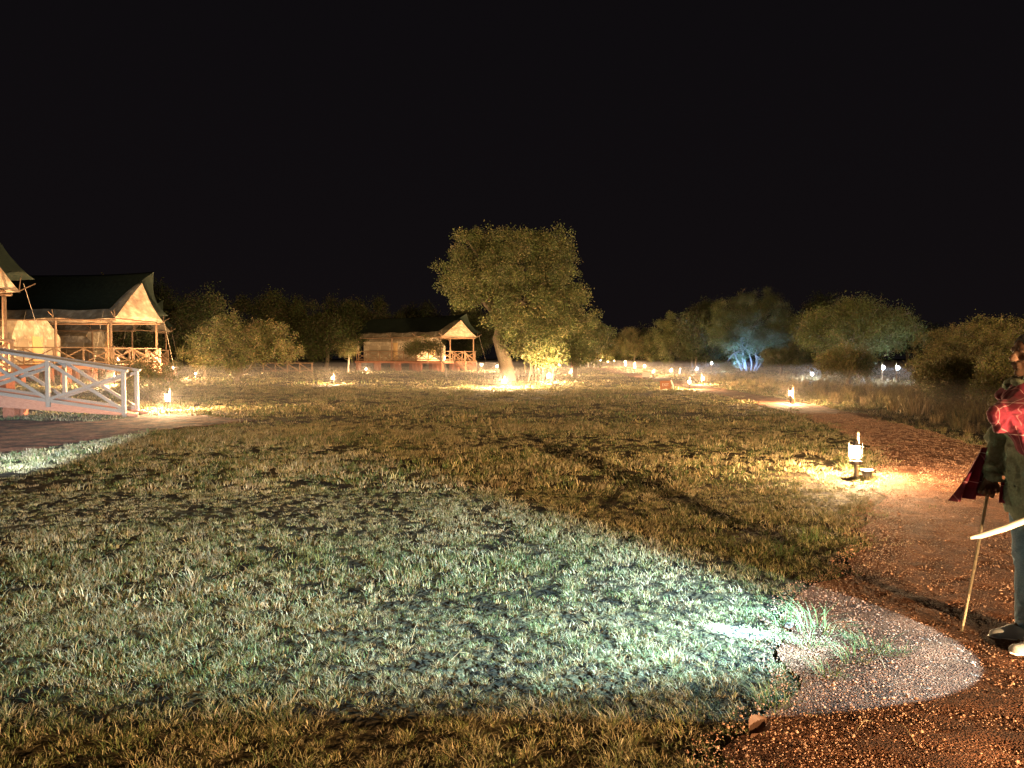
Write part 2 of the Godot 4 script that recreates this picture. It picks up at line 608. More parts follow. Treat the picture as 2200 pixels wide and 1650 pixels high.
func clump_for(style: String, k: int) -> ArrayMesh:
	var key := style + str(k)
	if not cache.has(key):
		match style:
			"broad": cache[key] = leaf_clump(34, 0.36, 0.13, 0.07, 40 + k, [Color(0.125, 0.13, 0.05), Color(0.09, 0.11, 0.04), Color(0.18, 0.165, 0.085), Color(0.07, 0.09, 0.033)])
			"fine": cache[key] = leaf_clump(46, 0.42, 0.10, 0.035, 60 + k, [Color(0.075, 0.095, 0.03), Color(0.10, 0.105, 0.04), Color(0.055, 0.075, 0.025)])
			"brown": cache[key] = leaf_clump(30, 0.34, 0.12, 0.045, 80 + k, [Color(0.13, 0.11, 0.045), Color(0.095, 0.10, 0.035), Color(0.17, 0.13, 0.065), Color(0.07, 0.09, 0.03)])
			"dark": cache[key] = leaf_clump(40, 0.55, 0.17, 0.08, 100 + k, [Color(0.04, 0.055, 0.018), Color(0.055, 0.06, 0.022), Color(0.06, 0.05, 0.025)])
			"small": cache[key] = leaf_clump(34, 0.16, 0.06, 0.024, 120 + k, [Color(0.10, 0.10, 0.035), Color(0.14, 0.11, 0.05), Color(0.07, 0.085, 0.03)])
	return cache[key]

# lobes: [centre, radii, number of clumps]; limbs run from the trunk to them
func tree(called: String, label: String, category: String, at: Vector3, trunk: Array, trunk_r: float, lobes: Array, style: String, bark: String, seed_: int, group := "", scale := 1.0, limbs := true) -> Node3D:
	var t := thing(called, label, category, at, 0.0, group)
	var r := RandomNumberGenerator.new()
	r.seed = seed_
	var b := MB.new()
	var fork: Vector3 = trunk[-1]
	var rad := []
	for i in trunk.size():
		rad.append(trunk_r * lerpf(1.25, 0.7, float(i) / max(1, trunk.size() - 1)))
	var first: Array = trunk.duplicate()
	first[0] = first[0] - Vector3(0, 0.05, 0)
	b.tube(first, rad, 10)
	part("trunk", b.mesh(), M[bark], t)
	if limbs:
		var lb := MB.new()
		for L in lobes:
			var c: Vector3 = L[0]
			var m := fork.lerp(c, 0.5) + Vector3(r.randf_range(-0.3, 0.3), r.randf_range(-0.1, 0.4), r.randf_range(-0.3, 0.3)) * scale
			var start := fork.lerp(trunk[-2], r.randf_range(0.0, 0.85))
			lb.tube([start, start.lerp(m, 0.5) + Vector3(r.randf_range(-0.15, 0.15), r.randf_range(-0.2, 0.05), r.randf_range(-0.15, 0.15)) * scale, m, c], [trunk_r * 0.55, trunk_r * 0.46, trunk_r * 0.34, trunk_r * 0.12], 6)
			for i in 5:
				var e: Vector3 = c + Vector3(r.randf_range(-1, 1), r.randf_range(-0.4, 0.9), r.randf_range(-1, 1)) * L[1] * 0.75
				var st := m.lerp(c, r.randf())
				lb.tube([st, st.lerp(e, 0.5) + Vector3(0, 0.1 * scale, 0), e], [trunk_r * 0.16, trunk_r * 0.10, trunk_r * 0.03], 5)
		part("limbs", lb.mesh(), M[bark], t)
	var crown := Node3D.new()
	crown.name = "crown"
	t.add_child(crown, true)
	var gap := FastNoiseLite.new()
	gap.seed = seed_
	gap.frequency = 0.55
	var bough: float = 0.78 if lobes.size() > 7 else clampf(lobes[0][1].x * 0.62, 0.35, 1.3)
	for k in 2:
		var xf := []
		var cols := []
		for L in lobes:
			# boughs carry the leaves in uneven clusters with gaps between them
			var boughs := []
			for i in int(maxf(4.0, L[2] / 17.0)):
				var d := Vector3(r.randfn(), r.randfn(), r.randfn()).normalized()
				var q := pow(r.randf(), 0.30)
				boughs.append([L[0] + d * q * L[1] * (0.94 + 0.30 * gap.get_noise_3dv(d * 4.0 + L[0])), r.randf_range(0.6, 1.25), r.randf_range(0.7, 1.25)])
			for i in int(L[2] / 2):
				var B: Array = boughs[r.randi() % boughs.size()]
				var p: Vector3 = B[0] + Vector3(r.randfn() * 0.36, r.randfn() * 0.24, r.randfn() * 0.36) * B[1] * bough
				if p.y < 0.12:
					continue
				var s := r.randf_range(0.7, 1.2) * scale
				xf.append(Transform3D(Basis.from_euler(Vector3(r.randf() * TAU, r.randf() * TAU, r.randf() * TAU)).scaled(Vector3(s, s, s)), p))
				var l: float = r.randf_range(0.75, 1.25) * B[2]
				cols.append(Color(l * r.randf_range(0.9, 1.15), l, l * r.randf_range(0.85, 1.1)))
		if xf.size():
			multi(clump_for(style, k), xf, cols, M.leaf, "foliage", crown)
	return t

func V(x: float, y: float, z: float) -> Vector3:
	return Vector3(x, y, z)

func round_lobes(w: float, h: float, base: float, n: int, clumps: int, seed_: int) -> Array:
	var r := RandomNumberGenerator.new()
	r.seed = seed_
	var out := []
	for i in n:
		var an := TAU * i / n + r.randf_range(-0.4, 0.4)
		var q := r.randf_range(0.25, 0.62)
		var y := lerpf(base, h, r.randf_range(0.3, 0.72))
		out.append([V(cos(an) * w * 0.5 * q, y, sin(an) * w * 0.5 * q), V(w * 0.27, (h - base) * 0.33, w * 0.27), clumps / n])
	out.append([V(0, lerpf(base, h, 0.66), 0), V(w * 0.3, (h - base) * 0.34, w * 0.3), clumps / n])
	return out

func build_trees() -> void:
	# the big tree in the middle of the lawn, floodlit by the lanterns at its foot
	var big := [
		[V(-2.3, 7.9, 0.2), V(2.0, 1.7, 1.9), 420], [V(2.1, 8.0, -0.2), V(1.8, 1.8, 1.8), 400], [V(0.0, 8.3, 0.6), V(1.9, 1.5, 1.9), 360],
		[V(-3.5, 6.5, 0.2), V(1.4, 1.1, 1.4), 240], [V(-0.8, 6.5, 1.2), V(2.1, 1.4, 1.7), 380], [V(2.3, 6.6, 0.6), V(1.6, 1.3, 1.6), 280],
		[V(-3.0, 5.5, 0.4), V(1.4, 0.7, 1.2), 180], [V(0.7, 4.9, 1.3), V(2.0, 1.3, 1.6), 360], [V(3.3, 5.0, 0.5), V(1.3, 1.1, 1.4), 220],
		[V(-0.3, 3.6, 1.4), V(1.3, 1.1, 1.3), 240], [V(2.1, 3.4, 1.4), V(1.8, 1.2, 1.4), 300], [V(4.2, 3.5, -0.2), V(1.2, 1.0, 1.2), 190],
		[V(0.6, 2.2, 1.5), V(1.0, 0.8, 0.8), 150], [V(2.1, 1.7, 1.5), V(1.2, 0.9, 0.8), 180]]
	var t := tree("broadleaf_tree", "tallest rounded leafy tree standing on the lawn, lit from below by lanterns", "tree", V(0.1, 0, -49.0), [V(-0.3, 0, 0), V(-0.55, 1.3, 0), V(-1.0, 2.7, 0), V(-0.6, 4.2, 0.2)], 0.42, big, "broad", "bark", 11)
	var st := RandomNumberGenerator.new()
	st.seed = 5
	for i in 13:
		var b := MB.new()
		var x := st.randf_range(0.5, 2.9)
		var o := V(x, -0.05, st.randf_range(0.4, 1.8))
		b.tube([o, o + V(st.randf_range(-0.2, 0.3), 1.1, st.randf_range(-0.2, 0.2)), o + V(st.randf_range(-0.5, 0.7), 2.6, st.randf_range(-0.3, 0.3))], [0.035, 0.03, 0.015], 6)
		part("stem", b.mesh(), M.bark, t)
	tree("small_tree", "lower dark leafy tree growing close behind the tallest tree", "tree", V(4.6, 0, -56), [V(0, 0, 0), V(0.1, 1.6, 0)], 0.16, [[V(0.2, 3.2, 0), V(1.7, 1.2, 1.5), 260], [V(1.6, 3.0, 0), V(1.3, 1.0, 1.2), 200], [V(0.2, 1.9, 0), V(1.4, 0.9, 1.2), 180]], "broad", "bark", 12)
	# bushes on the left
	tree("round_bush", "wide rounded bush with twiggy brown green leaves, a lantern glowing behind its stem", "bush", V(-16.6, 0, -46.0), [V(0.0, 0, 0), V(0.05, 0.5, 0)], 0.15, [[V(-1.3, 2.6, 0), V(1.3, 1.1, 1.2), 260], [V(0.2, 2.9, 0), V(1.5, 1.1, 1.3), 300], [V(1.8, 2.6, 0), V(1.2, 1.0, 1.1), 240], [V(2.6, 1.9, 0), V(0.9, 0.7, 0.9), 140], [V(-0.4, 1.75, 0.2), V(1.1, 0.7, 0.9), 150], [V(0.7, 1.7, 0.2), V(1.0, 0.6, 0.9), 130], [V(0.0, 0.75, 0.1), V(0.3, 0.35, 0.3), 26]], "brown", "bark", 13)
	tree("thorn_bush", "thin reddish brown bush beside the red pier of the tent deck", "bush", V(-22.6, 0, -56.0), [V(0.0, 0, 0), V(0.05, 0.6, 0)], 0.1, [[V(-0.9, 1.8, 0), V(1.0, 1.0, 1.0), 90], [V(0.7, 1.9, 0), V(1.0, 1.0, 1.0), 90], [V(0.0, 1.0, 0), V(0.9, 0.6, 0.8), 60]], "brown", "bark", 14)
	tree("shrub", "low dark shrub between the wooden ramp and the second tent", "shrub", V(-13.2, 0, -27.5), [V(0.0, 0, 0), V(0.05, 0.3, 0)], 0.05, [[V(-0.6, 0.75, 0), V(0.9, 0.6, 0.8), 200], [V(0.5, 0.7, 0), V(0.8, 0.55, 0.8), 180]], "small", "bark", 15, "", 1.0)
	tree("clipped_tree", "small clipped tree with a thin trunk and bushy top", "tree", V(-16.0, 0, -74.2), [V(0, 0, 0), V(0.08, 0.8, 0), V(0.15, 1.7, 0)], 0.09, [[V(0.15, 2.4, 0), V(1.0, 0.75, 0.9), 150], [V(0.1, 2.1, 0.1), V(0.8, 0.6, 0.7), 90]], "brown", "pale_bark", 16)
	tree("leaning_tree", "small spreading tree in front of the tent steps", "tree", V(-5.0, 0, -58.0), [V(0, 0, 0), V(-0.1, 0.9, 0), V(-0.8, 1.8, 0)], 0.07, [[V(-1.6, 2.5, 0), V(0.95, 0.5, 0.8), 110], [V(-2.2, 2.2, 0), V(0.7, 0.5, 0.7), 80], [V(-0.9, 2.2, 0), V(0.6, 0.4, 0.6), 60]], "brown", "pale_bark", 17)
	# the dark wood behind the tents
	var back := [[-38.0, 80.0, 9.5, 9.0, "tall dark tree behind the roof of the second tent"], [-34.0, 66.0, 8.6, 6.5, "dark tree whose top shows above the gable of the second tent"], [-29.5, 72.0, 7.8, 8.0, "dark tree behind the reddish thorn bush"], [-26.0, 88.0, 9.2, 10.0, "dark tree behind the wide rounded bush"], [-20.0, 95.0, 9.0, 11.0, "dark tree behind the low wooden rail"], [-20.5, 84.0, 6.0, 7.0, "dark thicket tree between the rounded bush and the clipped tree"], [-12.5, 103.0, 10.4, 11.0, "dark tree rising behind the long tent roof"], [-5.5, 100.0, 8.4, 7.0, "dark tree between the tent gable and the tallest tree"], [-44.0, 64.0, 8.2, 8.0, "dark tree behind the rear of the second tent"], [38.0, 104.0, 6.0, 12.0, "dark thicket tree beyond the white lamps behind the wide bush"], [48.0, 112.0, 6.5, 13.0, "dark thicket tree far beyond the leaning acacia"], [60.0, 116.0, 7.0, 14.0, "dark thicket tree far behind the bushes near the man"], [31.0, 118.0, 5.5, 12.0, "dark thicket tree far behind the blue lit tree"], [20.0, 126.0, 6.0, 13.0, "dark thicket tree far behind the light green small tree"], [7.5, 126.0, 6.0, 13.0, "dark thicket tree far behind the red pillar"], [72.0, 112.0, 7.0, 14.0, "dark thicket tree far behind the man"], [-50.0, 74.0, 10.0, 10.0, "dark tree behind the nearest tent"]]
	for i in back.size():
		var e: Array = back[i]
		tree("dark_tree", e[4], "tree", V(e[0], 0, -e[1]), [V(0, 0, 0), V(0.2, 1.5, 0), V(0.1, 2.6, 0)], 0.2, round_lobes(e[3], e[2], 0.6, 6, 620, 30 + i), "dark", "bark", 50 + i, "dark trees behind the camp", 1.35)
	# right of the lawn
	tree("acacia_tree", "broad dark tree with two forked trunks lit blue white from below", "tree", V(24.6, 0, -80.0), [V(0, 0, 0), V(-0.22, 0.9, 0.1), V(-0.35, 1.9, 0), V(-0.7, 3.0, 0)], 0.15, [[V(-2.6, 5.0, 0), V(2.2, 1.8, 2.0), 330], [V(-0.6, 6.6, 0), V(2.6, 1.9, 2.2), 400], [V(2.0, 6.4, 0), V(2.5, 2.0, 2.2), 400], [V(3.9, 4.8, 0), V(1.8, 1.6, 1.8), 280], [V(-2.3, 3.6, 0.8), V(1.6, 0.9, 1.3), 200], [V(2.6, 3.6, 0.8), V(1.7, 0.9, 1.3), 200], [V(0.2, 4.6, 0.6), V(1.9, 1.2, 1.5), 260], [V(-0.9, 1.7, 0.6), V(0.7, 0.6, 0.5), 40], [V(0.5, 2.2, 0.7), V(0.6, 0.6, 0.4), 36], [V(1.9, 0.8, 0.8), V(0.9, 0.5, 0.5), 40], [V(-2.6, 0.6, 0.8), V(1.2, 0.4, 0.5), 50], [V(-1.6, 2.9, 0.9), V(1.3, 0.7, 0.8), 120], [V(0.9, 3.2, 0.9), V(1.3, 0.6, 0.8), 110]], "fine", "bark", 18)
	var tw := MB.new()
	for e in [[0.75, 1.3, 2.2, 0.14], [0.45, 0.4, 0.9, 0.10], [-0.5, -1.5, -2.6, 0.09], [0.95, 2.0, 3.4, 0.08]]:
		tw = MB.new()
		tw.tube([V(e[0], -0.05, 0.1), V(lerpf(e[0], e[1], 0.45) + 0.1, 0.9, 0.15), V(lerpf(e[0], e[1], 0.6) - 0.12, 1.8, 0.0), V(e[1], 3.1, 0.1), V(e[2], 4.6, 0)], [e[3], e[3] * 0.9, e[3] * 0.75, e[3] * 0.6, e[3] * 0.3], 8)
		part("trunk", tw.mesh(), M.bark, get_node("acacia_tree"))
	tree("leaning_acacia", "round crowned dark green tree with a leaning trunk behind the dry grass", "tree", V(20.0, 0, -44.5), [V(0.6, 0, 0), V(0.0, 0.9, 0), V(-0.9, 2.0, 0)], 0.11, [[V(-1.9, 2.9, 0), V(1.5, 1.0, 1.3), 260], [V(-0.8, 3.7, 0), V(1.6, 1.0, 1.3), 270], [V(1.0, 3.8, 0), V(1.7, 1.1, 1.4), 290], [V(2.3, 2.9, 0), V(1.5, 1.0, 1.3), 240], [V(0.4, 2.8, 0.4), V(1.7, 0.8, 1.2), 220]], "fine", "pale_bark", 19)
	var right := [[15.6, 98.0, 5.6, 6.5, "brown", "pinkish brown bush behind the far row of lanterns"], [19.8, 96.0, 7.0, 6.0, "broad", "light green small tree behind the far row of lanterns"], [24.5, 104.0, 8.4, 8.0, "dark", "dark tree beyond the far row of lanterns"], [27.5, 108.0, 9.2, 8.0, "dark", "tall dark tree next to the blue lit tree"], [20.2, 84.0, 6.6, 6.0, "dark", "dark tree left of the blue lit trunk"], [12.0, 112.0, 4.6, 6.0, "brown", "low bush behind the white bench"], [33.5, 84.0, 8.4, 6.5, "dark", "dark tree right of the blue lit tree"], [22.5, 64.0, 2.3, 4.4, "brown", "low brown bush in front of the blue lit tree"], [17.6, 40.0, 2.2, 3.6, "brown", "reddish low bush beside the small white lamp post"]]
	for i in right.size():
		var e: Array = right[i]
		tree("far_bush" if e[2] < 5.0 else "far_tree", e[5], "bush" if e[2] < 5.0 else "tree", V(e[0], 0, -e[1]), [V(0, 0, 0), V(0.1, e[2] * 0.16, 0), V(0.2, e[2] * 0.3, 0)], 0.12, round_lobes(e[3], e[2], 0.3, 5, 460, 70 + i), e[4], "bark", 90 + i, "bushes and trees right of the lawn", 1.1 if e[2] > 3 else 0.8)
	var near := [[13.4, 15.5, 2.5, 2.8, "dense thorny bush beside the gravel where the man stands"], [11.2, 14.6, 1.5, 1.7, "low leafy bush at the edge of the gravel near the man"], [14.8, 19.5, 3.0, 3.6, "tall dark bush behind the thorny bush near the man"], [16.2, 25.0, 3.1, 4.0, "large brown bush below the leaning acacia"], [12.0, 18.0, 1.5, 2.0, "small brown bush standing in the dry grass"], [13.3, 23.0, 1.6, 2.4, "low bush in the dry grass below the leaning acacia"], [18.2, 30.0, 2.8, 4.4, "wide bush hiding the two white lamps"], [10.3, 12.6, 1.2, 1.3, "small leafy shrub nearest the gravel by the man"], [17.5, 17.5, 3.2, 3.6, "tall bush behind the man's head"]]
	for i in near.size():
		var e: Array = near[i]
		tree("roadside_bush", e[4], "bush", V(e[0], 0, -e[1]), [V(0, 0, 0), V(0.05, 0.3, 0)], 0.05, round_lobes(e[3], e[2], 0.05, 6, 1150, 110 + i), "small", "bark", 130 + i, "bushes beside the track", 1.0)

# ---------------------------------------------------------------- lanterns
func lantern_meshes() -> void:
	var b := MB.new()
	b.lathe(Vector3.ZERO, [Vector2(0, -0.155), Vector2(0.075, -0.155), Vector2(0.08, -0.145), Vector2(0.075, -0.11), Vector2(0.035, -0.095), Vector2(0.035, -0.082), Vector2(0.05, -0.078), Vector2(0.0, -0.074)])
	cache.l_tank = b.mesh()
	b = MB.new()
	b.lathe(Vector3.ZERO, [Vector2(0.042, -0.078), Vector2(0.062, -0.02), Vector2(0.066, 0.02), Vector2(0.058, 0.06), Vector2(0.045, 0.09)], 20)
	cache.l_globe = b.mesh()
	b = MB.new()
	b.lathe(Vector3.ZERO, [Vector2(0.0, 0.092), Vector2(0.058, 0.094), Vector2(0.056, 0.102), Vector2(0.034, 0.118), Vector2(0.034, 0.145), Vector2(0.05, 0.15), Vector2(0.0, 0.17)])
	cache.l_cap = b.mesh()
	b = MB.new()
	for i in 4:
		var an := TAU * i / 4 + 0.4
		var e := V(cos(an), 0, sin(an))
		b.tube([e * 0.05 + V(0, -0.10, 0), e * 0.085 + V(0, -0.06, 0), e * 0.088 + V(0, 0.05, 0), e * 0.05 + V(0, 0.11, 0)], [0.004, 0.004, 0.004, 0.004], 5)
	cache.l_guard = b.mesh()
	b = MB.new()
	var pts := []
	for i in 9:
		var an := PI * i / 8
		pts.append(V(cos(an) * 0.085, 0.06 + sin(an) * 0.17, 0))
	var rr := []
	for i in 9:
		rr.append(0.003)
	b.tube(pts, rr, 5)
	cache.l_handle = b.mesh()
	b = MB.new()
	b.lathe(Vector3.ZERO, [Vector2(0.0, -0.07), Vector2(0.03, -0.06), Vector2(0.046, -0.02), Vector2(0.046, 0.02), Vector2(0.032, 0.06), Vector2(0.0, 0.085)], 14)
	cache.l_flame = b.mesh()

func lantern(x: float, d: float, h: float, label: String, energy := 12.0, cool := false, stake := true, floor_y := 0.0) -> void:
	var t := thing("lantern", label, "lantern", V(x, floor_y, -d), rng.randf_range(-1, 1), "lit lanterns around the lawn")
	var y := V(0, h, 0)
	for e in [["oil_tank", "l_tank", "lamp_metal"], ["glass_globe", "l_globe", "lamp_glass"], ["cap", "l_cap", "lamp_metal"], ["guard_wires", "l_guard", "lamp_metal"], ["handle", "l_handle", "lamp_metal"], ["flame", "l_flame", "glow_white" if cool else "glow_warm"]]:
		part(e[0], cache[e[1]], M[e[2]], t).position = y
	var s := MB.new()
	s.tube([V(0, -0.05 if floor_y == 0.0 else 0.0, 0), V(0, h - 0.155, 0)], [0.018, 0.016], 8)
	s.lathe(V(0, 0, 0), [Vector2(0.0, 0.03), Vector2(0.07, 0.022), Vector2(0.085, 0.0)], 12)
	part("stand", s.mesh(), M.lamp_metal, t)
	if stake:
		var k := MB.new()
		k.beam(V(0.03, -0.05, -0.11), V(0.035, h + 0.26, -0.115), 0.045, 0.03)
		part("stake", k.mesh(), M.stake_wood, t)
	var l := OmniLight3D.new()
	l.name = "lantern_light"
	l.position = y
	l.light_color = Color(0.80, 0.90, 1.0) if cool else Color(1.0, 0.82, 0.60)
	l.light_energy = energy
	l.light_size = 0.045
	l.omni_range = 60.0
	l.omni_attenuation = 2.0
	l.shadow_enabled = true
	t.add_child(l)

func build_lanterns() -> void:
	lantern_meshes()
	lantern(4.47, 9.87, 0.35, "lit lantern at the gravel edge with a small dark tin beside it", 11.0)
	get_node("lantern").rotation.y = -0.35
	lantern(4.15, 1.35, 0.36, "lit lantern on the gravel beside the standing man", 26.0, false, false)
	lantern(9.29, 25.36, 0.36, "lit lantern beside the tall dry grass with a pale stake", 15.0)
	lantern(10.62, 42.3, 0.36, "lit lantern across the track from the orange lettered sign", 14.0)
	lantern(8.44, 36.25, 0.36, "lit lantern right beside the orange lettered sign", 14.0)
	lantern(-9.98, 22.05, 0.4, "lit lantern at the foot of the wooden ramp", 24.0)
	lantern(-22.1, 49.6, 0.84, "lit lantern standing high by the red deck pier of the second tent", 22.0)
	lantern(-22.17, 53.4, 0.36, "lit lantern between the thorn bush and the rounded bush", 16.0)
	lantern(-24.0, 66.5, 0.36, "lit lantern glowing through the rounded bush", 18.0)
	lantern(-10.16, 43.2, 0.36, "lit lantern alone on the open lawn before the clipped tree", 16.0)
	lantern(-13.9, 72.5, 0.36, "lit lantern in front of the long tent's rear wall", 20.0)
	lantern(-0.37, 37.6, 0.36, "lit lantern in front of the tallest tree's trunk", 75.0)
	lantern(2.15, 45.4, 0.42, "lit lantern at the right foot of the tallest tree", 46.0)
	lantern(4.78, 61.5, 0.36, "lit lantern on the lawn behind the right of the tallest tree", 18.0)
	lantern(-3.03, 76.5, 0.72, "lit lantern by the front corner of the long tent", 26.0)
	lantern(-1.5, 75.0, 0.59, "lit lantern between the long tent and the tallest tree", 26.0)
	lantern(5.68, 92.0, 0.59, "lit lantern showing under the dark leaves right of the tallest tree", 20.0)
	var far := [[10.05, 112.0, 0.85, "beside the red pillar"], [13.46, 116.0, 0.96, "farthest of the row, past the white bench"], [13.59, 108.0, 0.81, "first of the close pair behind the lawn"], [14.91, 111.0, 0.92, "second of the close pair behind the lawn"], [15.43, 104.0, 0.84, "in front of the pinkish brown bush"], [13.12, 88.0, 0.58, "below the pinkish brown bush on the track's left"], [14.83, 92.0, 0.65, "under the light green small tree"], [12.26, 76.0, 0.49, "on the track's left under the light green tree"], [13.93, 80.0, 0.53, "on the track's right under the light green tree"]]
	for e in far:
		lantern(e[0], e[1], e[2], "lit far lantern " + e[3], 20.0)
	lantern(10.96, 59.0, 0.41, "lit lantern with pale stakes next to the pale box sign", 18.0)
	lantern(12.92, 62.0, 0.43, "lit lantern across the track from the pale box sign", 18.0)
	lantern(19.7, 75.0, 0.91, "small white lamp hanging among the dark trees", 8.0, true)
	lantern(15.04, 62.0, 0.54, "small white lamp right of the leaning white post", 8.0, true)
	lantern(20.5, 42.0, 0.96, "first of two white lamps behind the wide bush", 4.0, true)
	lantern(20.28, 40.0, 0.99, "second of two white lamps behind the wide bush", 4.0, true)
	lantern(-20.6, 39.5, 0.5, "lit lantern hidden behind the shrub by the second tent's side", 60.0)
	lantern(-24.6, 47.6, 0.3, "lit lantern standing on the porch deck of the second tent", 15.0, false, false, 1.096)
	lantern(-17.2, 23.4, 0.3, "lit lantern standing on the porch deck of the nearest tent", 13.0, false, false, 1.096)
	lantern(-7.2, 81.6, 0.3, "lit lantern standing on the porch deck of the long tent", 13.0, false, false, 1.096)
	# the cool lamps
	lantern(19.71, 50.0, 0.42, "small white lamp post lighting a pale pool behind the dry grass", 9.0, true, false)
	flood("flood_lamp", "low blue white flood lamp at the foot of the forked tree", V(23.6, 0, -77.6), V(24.6, 3.2, -80.0), 40.0, 62.0, Color(0.45, 0.65, 1.0))
	flood("flood_lamp", "white flood lamp on a stake shining along the path to the ramp", V(-5.0, 0, -6.0), V(-11.2, 0.3, -20.0), 105.0, 11.0, Color(0.82, 0.92, 1.0), 1.0)
	flood("flood_lamp", "added warm fill lamp on a tall unseen mast behind the camera", V(14.0, 0, 45.0), V(3.5, 2.0, -40.0), 1950.0, 17.0, Color(1.0, 0.82, 0.58), 9.0)  # added unseen fill light, brightens the middle lawn and the big tree

func flood(called: String, label: String, at: Vector3, aim: Vector3, energy: float, angle: float, col: Color, h := 0.25) -> void:
	var t := thing(called, label, "flood lamp", at)
	var head := V(0, h, 0)
	var dir := (aim - (at + head)).normalized()
	var bs := Basis.looking_at(dir)
	var b := MB.new()
	b.box(head, V(0.22, 0.16, 0.06), bs)
	part("housing", b.mesh(), M.lamp_metal, t)
	b = MB.new()
	b.box(head + dir * 0.034, V(0.18, 0.12, 0.006), bs)
	part("lamp_face", b.mesh(), M.glow_white, t)
	b = MB.new()
	b.tube([V(0, -0.05, 0), head - dir * 0.04], [0.02, 0.018], 8)
	part("stake", b.mesh(), M.lamp_metal, t)
	var l := SpotLight3D.new()
	l.name = "flood_light"
	t.add_child(l)
	l.position = head + dir * 0.06
	l.basis = bs
	l.light_color = col
	l.light_energy = energy
	l.light_size = 0.05
	l.spot_angle = angle
	l.spot_angle_attenuation = 0.5
	l.spot_range = 80.0
	l.spot_attenuation = 2.0
	l.shadow_enabled = true

# ---------------------------------------------------------------- tents
func railing(t: Node3D, a: Vector3, b: Vector3, bays: int, h: float, mat: Material, thick := 0.07, cross := true) -> void:
	var up := V(0, h, 0)
	for i in bays + 1:
		var p := a.lerp(b, float(i) / bays)
		var m := MB.new()
		m.beam(p + V(0, -0.04, 0), p + up + V(0, 0.01, 0), thick * 1.2, thick * 1.2, (b - a).normalized())
		part("rail_post", m.mesh(), mat, t)
	var r := MB.new()
	var dir := (b - a).normalized()
	var n := dir.cross(Vector3.UP).normalized()
	r.beam(a + up + V(0, 0.01 + thick * 0.5, 0) - dir * 0.08, b + up + V(0, 0.01 + thick * 0.5, 0) + dir * 0.08, thick * 1.5, thick)
	part("top_rail", r.mesh(), mat, t)
	r = MB.new()
	r.beam(a + V(0, 0.16, 0) + n * thick * 0.9, b + V(0, 0.16, 0) + n * thick * 0.9, thick * 0.6, thick)
	part("bottom_rail", r.mesh(), mat, t)
	for i in bays:
		var p := a.lerp(b, (i + 0.03) / bays)
		var q := a.lerp(b, (i + 0.97) / bays)
		var x := MB.new()
		x.beam(p + up * 0.97 + n * thick * 0.25, q + V(0, 0.12, 0) + n * thick * 0.25, thick * 0.5, thick)
		part("brace", x.mesh(), mat, t)
		if cross:
			x = MB.new()
			x.beam(p + V(0, 0.12, 0) - n * thick * 0.3, q + up * 0.97 - n * thick * 0.3, thick * 0.5, thick)
			part("brace", x.mesh(), mat, t)

